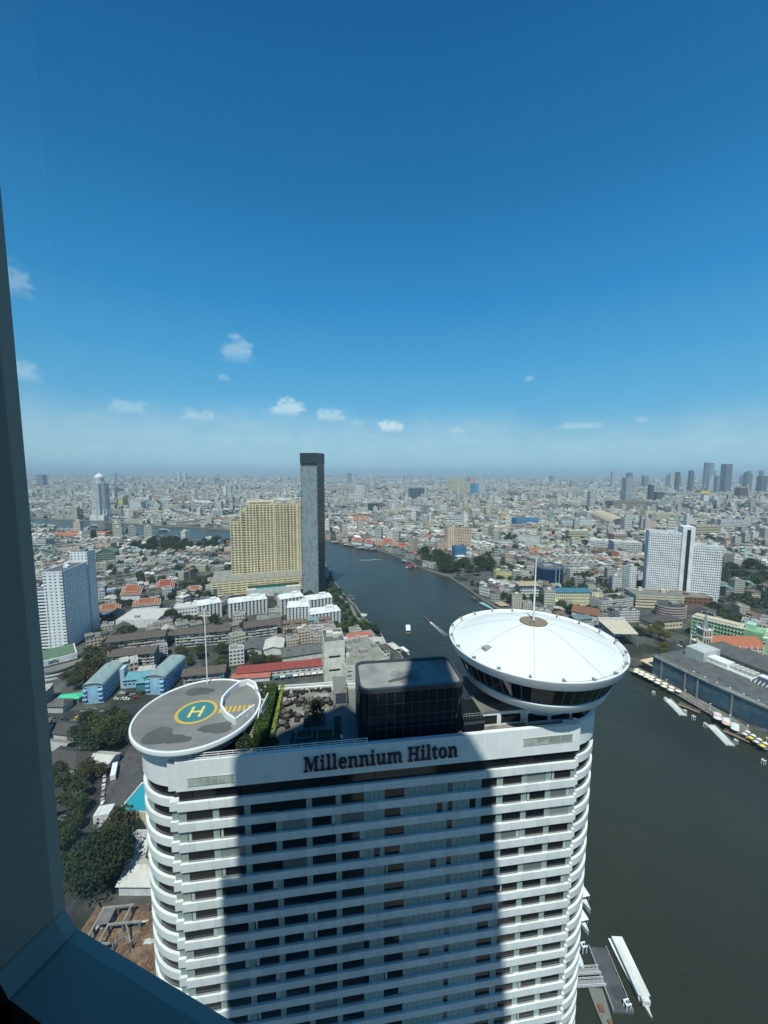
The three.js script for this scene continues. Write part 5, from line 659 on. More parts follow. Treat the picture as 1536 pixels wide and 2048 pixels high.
  const shR = rng(987); for (let k = 0; k < 16; k++) { const x = -1750 + 1150 * shR(), z = -1480 - 1000 * shR(), L = 90 + 120 * shR(), a = .12 * (shR() - .5); if (x < z * .93) continue; bld('long_shed', 'long white metal-roofed shed in the flat ground beyond the river bend', 'shed', [x, z, x + L, z - L * a], 26 + 20 * shR(), 9, { plain: 1, wall: W, roof: 'gable', rh: 4, roofMat: mat.tinwhite }, 'white sheds beyond the river bend'); }
  const mr = rng(5150), tone = [[W, 'white'], [mat.offwhite, 'off-white'], [mat.cream, 'cream'], [mat.midgrey, 'grey'], [mat.paleyellow, 'pale yellow'], [md, 'blue-grey'], [g(.55, .40, .33), 'tan']];
  for (let k = 0; k < 120; k++) { const z = -(820 + 2300 * Math.pow(mr(), 1.3)), az = -.88 + 1.86 * mr(), x = az * -z, L = 24 + 46 * mr(), d = 14 + 16 * mr(), a = (mr() - .5) * .8, hh = 14 + 26 * mr() * mr(), ti = (Math.pow(mr(), 1.4) * 7) | 0, pr = mr() < .5 ? 0 : .35, q = [x - L / 2 * Math.cos(a), z + L / 2 * Math.sin(a), x + L / 2 * Math.cos(a), z - L / 2 * Math.sin(a)]; if (inPoly(x, z, RIVER) || distPoly(x, z, EAST) < 40 || distPoly(x, z, WEST) < 40 || inFoot(x, z, 26) || (x < -90 && z > -1160)) continue; const side = az < -.3 ? 'beyond the river bend' : az < .25 ? 'in the far middle city' : 'in the far right city'; bld('slab_block', (hh > 26 ? 'tall ' : 'low ') + tone[ti][1] + ' slab block with ' + (pr ? 'window grid ' : 'banded windows ') + side, 'block', q, d, hh, { wall: tone[ti][0], pier: pr, fl: Math.max(3, Math.round(hh / 4.2)), rel: .7, bw: 4.5, huts: 3, roofMat: [mat.tinwhite, mat.roofgrey, mat.concrete][k % 3] }, 'slab blocks ' + tone[ti][1] + ' ' + side); }
  // station vault
  const s = thing('station_hall', 'long cream barrel-vaulted station roof with arched end window', 'station', [800, 0, -1360], -.30), sg = new GB(), N = 14; FOOT.push([800, -1360, 40, 170, -.3]); for (let k = 0; k < N; k++) { const a = Math.PI * k / N, b = Math.PI * (k + 1) / N; sg.quad([-32 * Math.cos(a), 6 + 22 * Math.sin(a), 150], [-32 * Math.cos(b), 6 + 22 * Math.sin(b), 150], [-32 * Math.cos(b), 6 + 22 * Math.sin(b), -150], [-32 * Math.cos(a), 6 + 22 * Math.sin(a), -150]); } add(s, 'vault_roof', sg, M(.62, .56, .40, { map: T.tin })); const eg = new THREE.CircleGeometry(30, 24, 0, Math.PI); eg.scale(1, .7, 1); eg.translate(0, 6, 149); add(s, 'arched_window', eg, M(.10, .09, .085)); add(s, 'base', new GB().box(-33, 33, 0, 6.2, -150, 152), mat.offwhite);
  B('office_block', 'brown curved-front complex behind the station roof', 'office', [1040, -1745, 1190, -1735], 60, 44, { wall: g(.34, .28, .22), fl: 6, pier: .5 });
}
// ---------- trees ----------
function crownGeo(seed, lumps, leaves, size, flat = .75) {   // unit crown: about 1 m radius, leaf clumps round many lobes
  const R = rng(seed), g = new GB(), L = []; for (let i = 0; i < lumps; i++) { const a = R() * 6.283, u = R() * 1.7 - .55, r = .62 * Math.sqrt(Math.max(0, 1 - u * u * .8)); L.push([r * Math.cos(a), u * flat * .62, r * Math.sin(a), .30 + .22 * R()]); }
  for (let i = 0; i < leaves; i++) { const [x, y, z, r] = L[(R() * lumps) | 0], a = R() * 6.283, u = 2 * R() - 1, q = Math.sqrt(1 - u * u), rr = r * (.72 + .36 * R()); leaf(g, x + rr * q * Math.cos(a), y + rr * u * .85, z + rr * q * Math.sin(a), size * (.6 + .9 * R()), R); }
  return g.geo();
}
const crowns = [1, 2, 3, 4].map((s) => crownGeo(s * 17, 22, 1500, .15)), farCrowns = [5, 6].map((s) => crownGeo(s * 19, 9, 150, .42, .7)), bigCrown = crownGeo(91, 44, 9000, .075);
const trunkGeo = (() => { const g = new GB(), a = []; const c = new THREE.CylinderGeometry(.035, .075, 1, 7); c.translate(0, .5, 0); a.push(c); for (let k = 0; k < 5; k++) { const b = new THREE.CylinderGeometry(.014, .03, .55, 5); b.translate(0, .27, 0); b.rotateZ(.7 + .15 * (k % 2)); b.rotateY(k * 1.3); b.translate(0, .78, 0); a.push(b); } return mergeGeometries(a); })();
let nTree = 0; const TREES = [];
function tree(x, z, r, h, m, label, group, crown) {
  const t = thing('tree', label, 'tree', [x, 0, z], (nTree * 2.4) % 6.28, group); const c = mesh('crown', crown || crowns[nTree % 4], m, t); c.scale.set(r, r * .95, r); c.position.y = h - r * .72; const k = mesh('trunk', trunkGeo, mat.bark, t); k.scale.set(h * .55, h - r * .9, h * .55); nTree++; TREES.push([x, z, r]); return t;
}
tree(-116, -143, 12.5, 21, mat.leafdark, 'huge dark round tree beside the white metal roofs below the pool', null, bigCrown); tree(-121, -162, 6.5, 15, mat.leafolive, 'bushy tree between the huge dark tree and the pool wall'); tree(-97, -150, 4.5, 12, mat.leafdark, 'dark tree half hidden behind the hotel beside the white roofs');
tree(-293, -382, 4, 9, mat.leafdark, 'tree in the shade at the foot of the tall white slab');
const grove = (list, m, label, group, r0 = 5, h0 = 9) => { const R = rng(list.length * 71 + (list[0][0] | 0)); for (const [x, z, s = 1] of list) tree(x, z, r0 * s * (.85 + .3 * R()), h0 * s * (.9 + .25 * R()), Array.isArray(m) ? m[(R() * m.length) | 0] : m, label, group); };
grove([[-188, -236], [-180, -231, 1.2], [-173, -226, 1.3], [-183, -222], [-176, -216, 1.1], [-168, -219, 1.1], [-192, -228], [-172, -238, 1.2], [-164, -230, 1.2], [-160, -238], [-183, -243, 1.1], [-196, -238], [-158, -226, .9]], [mat.leaf, mat.leafdark, mat.leaf2, mat.leaf3, mat.leafolive], 'broad green tree in the clump left of the helipad', 'trees left of the helipad', 6, 11);
grove([[-158, -184], [-152, -176], [-163, -193], [-147, -167], [-143, -158], [-166, -200], [-158, -199, .7], [-136, -146, 1.1], [-150, -162], [-172, -190], [-180, -197], [-160, -176]], [mat.leaf, mat.leafolive], 'green tree along the lane between dark-roofed houses and pool', 'trees along the lane', 5, 9);
grove([[-247, -302, 1.2], [-240, -310, 1.3], [-252, -318, 1.2], [-238, -296], [-262, -330], [-247, -336], [-262, -352], [-262, -368, 1.1], [-260, -382], [-240, -285, .9], [-250, -290]], [mat.leafolive, M(.10, .085, .04, { map: T.leafy })], 'brownish olive tree between the white slab and the grey apartments', 'olive trees by the white slab', 6.5, 12);
grove([[-240, -420, 1.2], [-228, -414], [-216, -410, 1.1], [-192, -418, .8], [-205, -408]], [mat.leaf, mat.leafdark, mat.leaf2, mat.leaf3, mat.leafolive], 'leafy tree in front of the finned hotel wing and hall', 'trees by the white hall', 6, 12);
grove([[-168, -338], [-182, -338, .8], [-150, -344], [-141, -322, 1.1], [-138, -312], [-190, -345, .8], [-146, -388, .9], [-150, -402], [-172, -325, .8]], [mat.leaf, mat.leafdark, mat.leaf2, mat.leaf3, mat.leafolive], 'round tree between the grey apartment rows', 'trees between the apartments', 5.5, 10);
grove([[-113, -326], [-106, -323, 1.1], [-99, -325], [-92, -322, .9]], mat.leafolive, 'bushy tree growing behind the long red roof', 'trees behind the red roof', 5, 9);
grove([[-36, -405], [-27, -400, 1.1], [-17, -397, 1.2], [-9, -394, 1.1], [-42, -412, .8], [-22, -412], [-12, -404, .9], [-55, -488, .7], [-62, -494, .8], [-70, -540, .9], [-78, -556], [-50, -460, .7], [-30, -440, .6], [-44, -432, .8], [-40, -446, .7], [-46, -470, .8], [-58, -478, .7], [-52, -498, .8], [-66, -512, .8], [-62, -528, .9], [-74, -534, .8], [-80, -572, .9], [-86, -588, .9], [-34, -424, .8], [-38, -396, 1], [-46, -400, .9], [-30, -392, .9]], [mat.leaf, mat.leafbright, mat.leaf], 'bright green tree in the river garden below the white hotel', 'river garden trees', 5, 8);
grove([[-332, -472], [-324, -476], [-340, -480, .8], [-366, -516, .9], [-354, -545], [-285, -500], [-278, -506, 1.1], [-270, -492, .9], [-290, -515, .8], [-345, -460, .7], [-310, -490, .8]], [mat.leafdark, mat.leaf], 'dark tree among the temple roofs', 'temple trees', 5, 9);
{ const R = rng(62), L = []; for (let k = 0; k < 46; k++) L.push([-560 + 200 * R(), -780 - 130 * R(), .9 + .5 * R()]); grove(L, [mat.leafdark, mat.leaf], 'dark tree in the wooded park on the near river bend', 'park trees on the river bend', 8, 13); }
{ const R = rng(63), L = []; for (let k = 0; k < 10; k++) L.push([-760 + 90 * R(), -975 - 45 * R(), .8 + .5 * R()]); grove(L, [mat.leafdark], 'dark tree at the water edge beside the salmon-roofed warehouse', 'trees by the salmon warehouse', 9, 14); }
{ const R = rng(64), L = []; for (let k = 0; k < 13; k++) L.push([68 + 55 * R(), -690 - 110 * R(), .8 + .5 * R()]); grove(L.filter(([x, z]) => distPoly(x, z, EAST) > 6 && !inPoly(x, z, RIVER)), [mat.leaf, mat.leafdark, mat.leaf2, mat.leaf3, mat.leafolive], 'green tree on the quay between red temple and red boat', 'quay trees near the temple', 7.5, 13); }
{ const R = rng(65), L = []; for (let k = 0; k < 26; k++) L.push([95 + 105 * R(), -625 - 95 * R(), .8 + .5 * R()]); grove(L.filter(([x, z]) => distPoly(x, z, EAST) > 6 && !inPoly(x, z, RIVER) && !inFoot(x, z)), [mat.leaf, mat.leafdark, mat.leaf], 'dense green tree on the bank below the peach tower', 'bank trees below the peach tower', 7.5, 13); }
grove([[168, -492], [176, -498, 1.2], [182, -488], [160, -506, .7], [196, -488], [204, -480, 1.1], [190, -478], [217, -458, 1.2], [228, -454], [222, -466], [287, -474, 1.2], [296, -482, 1.3], [303, -478], [280, -484, .9], [205, -440, .9], [252, -400, .9]], [mat.leaf, mat.leafdark, mat.leaf2, mat.leaf3, mat.leafolive], 'round green tree among the riverside buildings beyond the saucer', 'trees beyond the saucer', 6.5, 12);
grove([[268, -352, .9], [276, -340, .8], [262, -344, .8], [279, -386, 1.1], [290, -393, 1.2], [284, -374, 1.1], [298, -402]], M(.17, .17, .03, { map: T.leafy, transmission: .3 }), 'yellow-green flowering tree beside the church square', 'yellow trees by the church', 5.5, 10);
grove([[372, -402], [382, -410, 1.2], [366, -420], [388, -380, 1.1], [396, -372], [310, -420, .8], [270, -392, .8], [340, -335, .7], [404, -440, .9], [402, -455, 1.2], [395, -448], [412, -462, .9]], [mat.leafdark, mat.leaf], 'dark tree around the green building and church', 'trees around the green building', 6.5, 12);
{ const R = rng(66), L = []; for (let k = 0; k < 40; k++) L.push([500 + 190 * R(), -560 - 130 * R(), .8 + .6 * R()]); grove(L, [mat.leafdark, mat.leaf, mat.leaf], 'tree in the park at the edge right of the white twin tower', 'park trees right of the white tower', 7.5, 13); }
// ---------- infill city: houses one by one near by, masses beyond ----------
const protos = (() => {
  const mk = (f) => { const wall = new GB(), roof = new GB(), win = new GB(); f(wall, roof, win); return { wall, roof, win }; };
  const rows = (win, n, k, y1 = 1, e = .006) => { for (let f = 0; f < n; f++) { const a = (f + .42) / n * y1, b = (f + .86) / n * y1; for (let i = 0; i < k; i++) { const x0 = -.5 + (i + .18) / k, x1 = -.5 + (i + .82) / k; win.quad([x0, a, .5 + e], [x1, a, .5 + e], [x1, b, .5 + e], [x0, b, .5 + e]); win.quad([x1, a, -.5 - e], [x0, a, -.5 - e], [x0, b, -.5 - e], [x1, b, -.5 - e]); win.quad([.5 + e, a, -x0], [.5 + e, a, -x1], [.5 + e, b, -x1], [.5 + e, b, -x0]); win.quad([-.5 - e, a, x0], [-.5 - e, a, x1], [-.5 - e, b, x1], [-.5 - e, b, x0]); } } };
  const gable = (h) => mk((w, r, n) => { w.box(-.5, .5, 0, h, -.5, .5); r.gable(-.5, .5, h, 1, -.5, .5, .06); rows(n, 2, 3, h); });
  const slat = (y, z) => null;
  return {
    house: gable(.68), house2: mk((w, r, n) => { w.box(-.5, .5, 0, .7, -.5, .5).box(.1, .5, 0, .55, .5, .8); r.hip(-.5, .5, .7, 1, -.5, .5, .07, .45); r.hexa([[.05, .55, .85], [.55, .55, .85], [.55, .7, .45], [.05, .7, .45]], [[.05, .57, .85], [.55, .57, .85], [.55, .72, .45], [.05, .72, .45]]); rows(n, 2, 3, .7); }),
    shop: mk((w, r, n) => { w.box(-.5, .5, 0, .94, -.5, .5).box(-.5, .5, .94, 1, .46, .5).box(-.5, .5, .94, 1, -.5, -.46).box(-.5, -.46, .94, 1, -.46, .46).box(.46, .5, .94, 1, -.46, .46).box(.05, .42, .94, 1.14, -.4, -.05); r.box(-.46, .46, .94, .955, -.46, .46).box(.03, .44, 1.14, 1.17, -.42, -.03); rows(n, 4, 4, .94); }),
    shop2: mk((w, r, n) => { w.box(-.5, .5, 0, .86, -.5, .5).box(-.42, -.1, .86, 1.06, 0, .4); r.hexa([[-.53, .86, .1], [.53, .86, .1], [.53, .86, -.53], [-.53, .86, -.53]], [[-.53, .88, .1], [.53, .88, .1], [.53, 1, -.53], [-.53, 1, -.53]]); r.box(-.5, .5, .86, .875, .1, .5); r.hexa([[-.55, .88, .56], [-.02, .88, .56], [-.02, 1.02, -.04], [-.55, 1.02, -.04]].map((v) => [v[0], v[1] + .16, v[2]]), [[-.55, .9, .56], [-.02, .9, .56], [-.02, 1.04, -.04], [-.55, 1.04, -.04]].map((v) => [v[0], v[1] + .16, v[2]])); rows(n, 3, 4, .86); }),
    mid: mk((w, r, n) => { w.box(-.5, .5, 0, .97, -.5, .5).box(-.2, .15, .97, 1.06, -.3, .1); r.box(-.48, .48, .97, .98, -.48, .48); rows(n, 8, 6, .97, .004); }),
  };
})();
const roofTints = { grey: [.25, .248, .24], dark: [.10, .098, .095], tin: [.50, .50, .49], white: [.76, .76, .74], rust: [.20, .14, .11], terra: [.40, .16, .085], teal: [.20, .34, .33], blue: [.10, .20, .34], green: [.12, .22, .15], conc: [.31, .303, .285] };
const wallTints = [[.84, .83, .78], [.80, .78, .73], [.70, .66, .57], [.54, .52, .48], [.76, .70, .56], [.60, .55, .47], [.80, .80, .77], [.48, .49, .46], [.72, .60, .50], [.42, .40, .37]];
const roofMats = Object.fromEntries(Object.entries(roofTints).map(([k, v]) => [k, M(...v, { map: k === 'conc' ? T.stain : T.tin })])), wallMats = wallTints.map((v) => M(...v, { map: T.grime })), winMat = M(.045, .047, .05, { roughness: .3 });
const geos = Object.fromEntries(Object.entries(protos).map(([k, p]) => [k, { wall: p.wall.geo(), roof: p.roof.geo(), win: p.win.geo() }]));
function tinted(kind, rt, wt) { const p = protos[kind], g = new GB(); for (const [src, c] of [[p.wall, wt], [p.roof, rt], [p.win, [.05, .052, .055]]]) { const o = g.p.length / 3; g.p.push(...src.p); g.n.push(...src.n); g.u.push(...src.u); for (const i of src.i) g.i.push(i + o); g.c ??= []; for (let i = 0; i < src.p.length / 3; i++) g.c.push(...c); } return g.geo(); }
const ROADS = [LANE, [[-420, -180], [-260, -246], [-176, -262], [-120, -282], [-60, -286], [10, -300]], [[-168, -262], [-178, -330], [-150, -400], [-128, -470], [-120, -520]], [[-420, -470], [-120, -490]], [[270, -40], [290, -260], [300, -330], [270, -420], [225, -440]], [[300, -440], [420, -470], [640, -420], [1100, -400]]];
const GREENZ = [[-460, -845, 105, 70], [595, -625, 100, 70], [-715, -998, 50, 26], [98, -745, 30, 60], [150, -672, 55, 50], [-25, -404, 26, 18], [-250, -318, 20, 40], [-175, -226, 22, 16], [-150, -178, 22, 30], [-112, -145, 30, 24], [-95, -124, 30, 16], [-200, -250, 60, 16], [-190, -205, 40, 30], [320, -378, 46, 50], [262, -395, 24, 20], [-50, -470, 26, 60], [-85, -545, 30, 40], [-180, -275, 30, 12], [60, 0, 150, 150], [-40, -100, 90, 110], [-125, -190, 26, 30], [-150, -215, 20, 24], [-72, -294, 46, 11], [272, -352, 30, 34], [232, -335, 24, 18], [-30, -200, 60, 70]];
const free = (x, z, r) => {
  if (inPoly(x, z, RIVER)) return false; if (Math.abs(z) < 1800 && (distPoly(x, z, WEST) < r + 5 || distPoly(x, z, EAST) < r + 4)) return false;
  for (const [cx, cz, a, b] of GREENZ) if (((x - cx) / a) ** 2 + ((z - cz) / b) ** 2 < 1) return false;
  if (inFoot(x, z, r)) return false; for (const P of ROADS) if (distPoly(x, z, P) < 7 + r) return false;
  for (const [tx, tz, tr] of TREES) if (Math.hypot(x - tx, z - tz) < tr * .7 + r) return false; return true;
};
const inst = {}, singles = []; let nInst = 0; const farTrees = [];
{
  const R = rng(2024);
  const bands = [[150, 900, 12.5], [900, 1700, 15], [1700, 3000, 21], [3000, 5200, 36], [5200, 9000, 64], [9000, 20000, 170]];
  for (const [d0, d1, cell] of bands) {
    const near = d1 <= 900;
    for (let gz = -d1; gz < -d0; gz += cell) for (let gx = -1.02 * d1; gx < 1.08 * d1; gx += cell) {
      const zc = gz, xc = gx; if (Math.abs(xc) > 1.1 * -zc + 40 || xc < 1.0 * zc - 10) continue;
      // patches of streets with their own direction
      const ps = Math.max(150, cell * 9), pi = Math.floor(xc / ps), pj = Math.floor(zc / ps), ang = (hash(pi, pj, 5) - .5) * 1.1 + (xc > 0 ? -.35 : .2), cx = (pi + .5) * ps, cz = (pj + .5) * ps;
      const lx = xc - cx, lz = zc - cz, c = Math.cos(ang), s = Math.sin(ang), x = cx + lx * c + lz * s + (R() - .5) * cell * .12, z = cz - lx * s + lz * c + (R() - .5) * cell * .12;
      const iu = Math.round(lx / cell), iv = Math.round(lz / cell); const street = ((iu % 7) + 7) % 7 === 3 || ((iv % 5) + 5) % 5 === 2;
      const r0 = R(), r1 = R(), r2 = R(), r3 = R(), r4 = R();
      const green = fbm(x / (near ? 120 : 420) + 9, z / (near ? 120 : 420), 0, 3, 201);
      if (!free(x, z, near ? cell * .42 : cell * .4)) continue;
      if ((street && r0 < (cell > 30 ? .5 : .82)) || (r0 < .05) || (green > .56 && r1 < .62)) { if (r2 < (green > .5 ? .85 : .42)) farTrees.push([x, z, cell > 30 ? cell * .35 : 3.2 + 3.5 * r3]); continue; }
      const west = x < -100 && z > -1150; let kind, rt, h, w = cell * (.80 + .16 * r3), d = cell * (.80 + .16 * r4), row = hash(pi * 131 + iv, pj * 17, 301), along = false;
      if (row < (west ? .38 : .62)) {                    // terraces of shophouses, wall to wall along a street
        along = true; const q = hash(pi * 131 + iv, pj * 17, 302), q2 = hash(pi * 131 + iv + Math.floor(iu / 7) * 991, pj * 17, 303); kind = q2 < .5 ? 'shop' : 'shop2'; h = 8.5 + 7 * q + (r3 - .5) * (r2 < .3 ? 5 : 1.2); w = cell * .985; d = cell * (.62 + .2 * q); rt = r4 < .7 ? (kind === 'shop' ? 'conc' : ['grey', 'dark', 'rust', 'tin'][(q * 4) | 0]) : ['tin', 'grey', 'rust', 'white', 'dark', 'teal', 'white', 'conc', 'dark', 'terra'][(r3 * 10) | 0];
      } else if (r1 < .55) { kind = r2 < .6 ? 'house' : 'house2'; h = 5.5 + 4 * r3; rt = ['grey', 'dark', 'rust', 'dark', 'grey', 'tin', 'dark', 'terra', 'tin', 'grey', 'tin', 'white', 'dark'][(r4 * 13 * .999) | 0]; if (r4 > .95) rt = ['blue', 'green', 'terra', 'teal'][(r3 * 4) | 0]; }
      else if (r1 < .90) { kind = r2 < .5 ? 'shop' : 'shop2'; h = 7 + 8 * r3 * (.5 + r4); rt = kind === 'shop' ? (r4 < .6 ? 'conc' : r4 < .85 ? 'grey' : 'white') : ['tin', 'grey', 'rust', 'dark', 'dark', 'teal'][(r4 * 6) | 0]; }
      else { kind = 'mid'; h = 17 + 22 * r3 * r4 + (z < -900 ? 22 * r2 * r2 : 0); rt = 'conc'; w *= 1.15; }
      if (cell > 30) { h *= .8 + cell / 110; if (cell > 100) h = Math.min(h, 26); } if (near && kind === 'mid' && (west || z > -420)) { kind = 'shop'; h = 12; }
      const wi = ((along && r1 < .7 ? hash(pi * 131 + iv, pj * 17, 305) : hash(x | 0, z | 0, 77)) * wallTints.length) | 0, turn = ang + (!along && r2 < .3 ? Math.PI / 2 : 0);
      const e = { x, z, w, d, h, kind, rt, wi, turn, near }; if (near) singles.push(e); else { (inst[kind + '|' + rt] ??= []).push(e); nInst++; }
    }
  }
  singles.sort((a, b) => (a.x * a.x + a.z * a.z) - (b.x * b.x + b.z * b.z));
  const used = {}; const zone = (e) => e.x < -95 && e.z > -1150 ? (e.z > -430 ? 'by the grey apartments' : 'in the temple quarter') : e.x < 120 ? 'behind the far quay' : e.x < 330 ? 'left of the white twin tower' : 'right of the white twin tower';
  const roofWord = { grey: 'grey tin', dark: 'dark', rust: 'rusty', tin: 'pale tin', white: 'white', terra: 'terracotta', teal: 'teal', blue: 'blue', green: 'green', conc: 'flat concrete' };
  for (const e of singles) {
    const name = { house: 'gabled_house', house2: 'hipped_house', shop: 'flat_roof_shophouse', shop2: 'lean_to_shophouse', mid: 'apartment_block' }[e.kind], k = used[name] = (used[name] || 0) + 1;
    if (k > 290) { (inst[e.kind + '|' + e.rt] ??= []).push(e); nInst++; continue; }
    const what = { house: 'gabled house', house2: 'hip-roofed house', shop: 'flat-topped shophouse', shop2: 'shophouse with lean-to roof', mid: 'mid-rise apartment block' }[e.kind], rw = roofWord[e.rt];
    const ww = ['white', 'off-white', 'beige', 'grey', 'cream', 'tan', 'bright white', 'grey-green', 'pinkish', 'dark grey'][e.wi], lab = ww + '-walled ' + (e.kind === 'shop' || e.kind === 'mid' ? what + ' with ' + rw + (rw.includes('flat') ? ' top ' : ' roof top ') : (e.kind === 'shop2' ? rw + '-roofed ' + what.replace(' with lean-to roof', '') + ' with a lean-to ' : what + ' with a ' + rw + ' roof ')) + zone(e);
    const t = thing(name, lab, e.kind === 'mid' ? 'apartments' : 'house', [e.x, 0, e.z], e.turn, e.kind + ' ' + ww + ' ' + rw + ' ' + zone(e)); t.scale.set(e.w, e.h, e.d);
    mesh('wall', geos[e.kind].wall, wallMats[e.wi], t); mesh('roof', geos[e.kind].roof, roofMats[e.rt], t); stuffPart(mesh('window_rows', geos[e.kind].win, winMat, t));
  }
  // the rest: one mass for each kind and roof
  const vm = new THREE.MeshStandardMaterial({ vertexColors: true, roughness: .85 }), mtx = new THREE.Matrix4(), q = new THREE.Quaternion(), up = new THREE.Vector3(0, 1, 0), col = new THREE.Color();
  for (const [key, list] of Object.entries(inst)) {
    const [kind, rt] = key.split('|'), im = new THREE.InstancedMesh(tinted(kind, roofTints[rt], [.72, .71, .68]), vm, list.length); list.forEach((e, i) => { mtx.compose(new THREE.Vector3(e.x, 0, e.z), q.setFromAxisAngle(up, e.turn), new THREE.Vector3(e.w, e.h, e.d)); im.setMatrixAt(i, mtx); const t = wallTints[e.wi]; im.setColorAt(i, col.setRGB(.12 + t[0] * 1.12, .12 + t[1] * 1.12, .12 + t[2] * 1.12)); });
    im.name = numbered('distant_houses'); shade(im); im.userData = { kind: 'stuff', label: 'mass of far ' + ({ house: 'gabled', house2: 'hipped', shop: 'flat-topped', shop2: 'lean-to', mid: 'mid-rise' }[kind]) + ' buildings with ' + roofWord[rt] + ' roofs', category: 'houses' }; scene.add(im);
  }
  farTrees.sort((a, b) => (a[0] ** 2 + a[1] ** 2) - (b[0] ** 2 + b[1] ** 2));
  const mass = [[], []]; farTrees.forEach((e, i) => mass[i % 2].push(e));
  mass.forEach((list, j) => { const im = new THREE.InstancedMesh(farCrowns[j], j ? mat.leafdark : mat.leaf, list.length); list.forEach(([x, z, r], i) => { const k = r * (.8 + .4 * hash(i, j, 3)); mtx.compose(new THREE.Vector3(x, Math.min(k, 6) * .9 + 1, z), q.setFromAxisAngle(up, i * 2.1), new THREE.Vector3(k, Math.min(k, 7) * .9, k)); im.setMatrixAt(i, mtx); }); im.name = numbered('distant_treetops'); shade(im); im.userData = { kind: 'stuff', label: 'scattered treetops between the roofs of the city', category: 'trees' }; scene.add(im); });
  console.log('singles', singles.length, 'instanced', nInst, 'far trees', farTrees.length, JSON.stringify(used));
}
// ---------- the lanes, pool and building site below the hotel's left end ----------
{
  const h = (n, l, p, d, hh, o) => bld(n, l, 'house', p, d, hh, { plain: 1, wall: mat.offwhite, roof: 'gable', roofMat: mat.roofdark, ...o });
  h('lane_house', 'long low house with dark grey roof beside the parked cars', [-219, -231, -184, -226], 11, 4.5, { rh: 3.2 }); h('lane_house', 'house with pale grey metal roof below the long dark roof', [-207, -216, -192, -214], 8, 4.2, { rh: 1.6, roofMat: mat.tin }); h('lane_house', 'big house with dark hipped roof beside the window frame', [-196, -203, -172, -199], 13, 5.2, { rh: 4, roof: 'hip' }); h('lane_house', 'house with white metal roof between lane trees', [-170, -206, -157, -204.5], 8, 4, { rh: 1.6, roofMat: mat.tinwhite }); h('lane_house', 'small pale-roofed outbuilding in the lane', [-186, -212, -178, -210], 6, 3.6, { rh: 1.4, roofMat: mat.tin }); h('lane_house', 'dark-roofed long house low beside the window frame', [-176, -176, -160, -164], 12, 5, { rh: 3 }); h('lane_house', 'grey hip-roofed house left of the blue school', [-237, -256, -226, -256], 9, 5, { rh: 3, roof: 'hip', roofMat: mat.roofgrey });
  const gh = h('gate_house', 'small white gate house on the lane beside the huge tree', [-140, -170, -133, -171.5], 6, 4.2, { roof: 'none', wall: mat.white }); add(gh, 'window', new GB().box(-2, -1, 1.6, 2.6, 2.98, 3.06), mat.window);
  const pool = thing('rooftop_pool', 'turquoise swimming pool on a cream walled deck left of the hotel', 'pool', [-113, 0, -176], -.06); add(pool, 'wall', new GB().box(-13.5, 13.5, 0, 8, -9, 8.2), mat.cream); add(pool, 'coping', new GB().box(-13.5, -12.7, 8, 8.5, -9, 8.2).box(-12.7, 13.5, 8, 8.5, -9, -8.3).box(-12.7, 13.5, 8, 8.5, 7.5, 8.2), mat.offwhite); add(pool, 'water', new GB().box(-12.7, 13.5, 8, 8.2, -8.3, 7.5), mat.poolwater); add(pool, 'pipe', new GB().bar([-7, 1, 8.4], [-7, 6, 8.4], .3).bar([-9, 1, 8.4], [-5, 1, 8.4], .3), mat.darkconcrete);
  h('metal_roof_shed', 'white metal-roofed shed between pool wall and huge tree', [-113, -151, -94, -151], 11, 5, { rh: 1.8, roofMat: mat.tinwhite, wall: mat.white }); h('metal_roof_shed', 'larger white ribbed metal roof beside the huge dark tree', [-106, -138.5, -86, -138.5], 12, 5, { rh: 2.2, roofMat: mat.tinwhite, wall: mat.white });
  // building site
  const pit = new GB().quad([-112, .06, -112], [-74, .06, -112], [-78, .06, -135], [-112, .06, -135]); struct('ground', pit.geo(), mat.earth);
  const fr = thing('concrete_frame', 'pale concrete beams of an unfinished building at the site', 'building site', [-98, 0, -126], .1); const b = new GB(); for (const x of [-8, -3, 2, 8]) for (const z of [-6, 0, 6]) b.box(x - .3, x + .3, 0, 3.4, z - .3, z + .3); add(fr, 'column', b, mat.concrete); const bm = new GB(); bm.box(-8.5, 3, 3.4, 3.9, -6.35, -5.65).box(-3.4, 8.5, 3.4, 3.9, -.35, .35).box(-8.5, 1, 3.4, 3.9, 5.65, 6.35).box(-8.35, -7.65, 3.41, 3.88, -5.6, 6.4).box(1.65, 2.35, 3.41, 3.88, -6.5, -.4).box(-3.35, -2.65, 3.41, 3.88, .4, 6.5).bar([3, 3.6, 0], [9, .2, 7], .4).bar([-2, .3, 9], [5, .2, 11], .5); add(fr, 'beam', bm, M(.46, .45, .41, { map: T.stain })); add(fr, 'slab', new GB().box(-8, -3.4, 3.5, 3.7, -5.6, -.4), mat.concrete); add(fr, 'site_cabin', new GB().box(-1.2, 2.2, 0, 2.7, 8, 13), M(.50, .58, .56));
  const R = rng(808); for (let k = 0; k < 34; k++) { const t = thing('timber_pile', 'scattered timber and debris on the brown site earth', 'building debris', [-106 + 26 * R(), .06, -132 + 18 * R()], R() * 3, 'debris on the site'); const g = new GB(); for (let j = 0; j < 6; j++) g.boxAt((R() - .5) * 1.5, j * .08, (R() - .5) * 2, .2 + R() * .5, .12, 2 + R() * 3, (R() - .5) * .5); add(t, 'timber', g, [mat.wood, mat.concrete, mat.rust, mat.offwhite][(R() * 4) | 0]); }
}
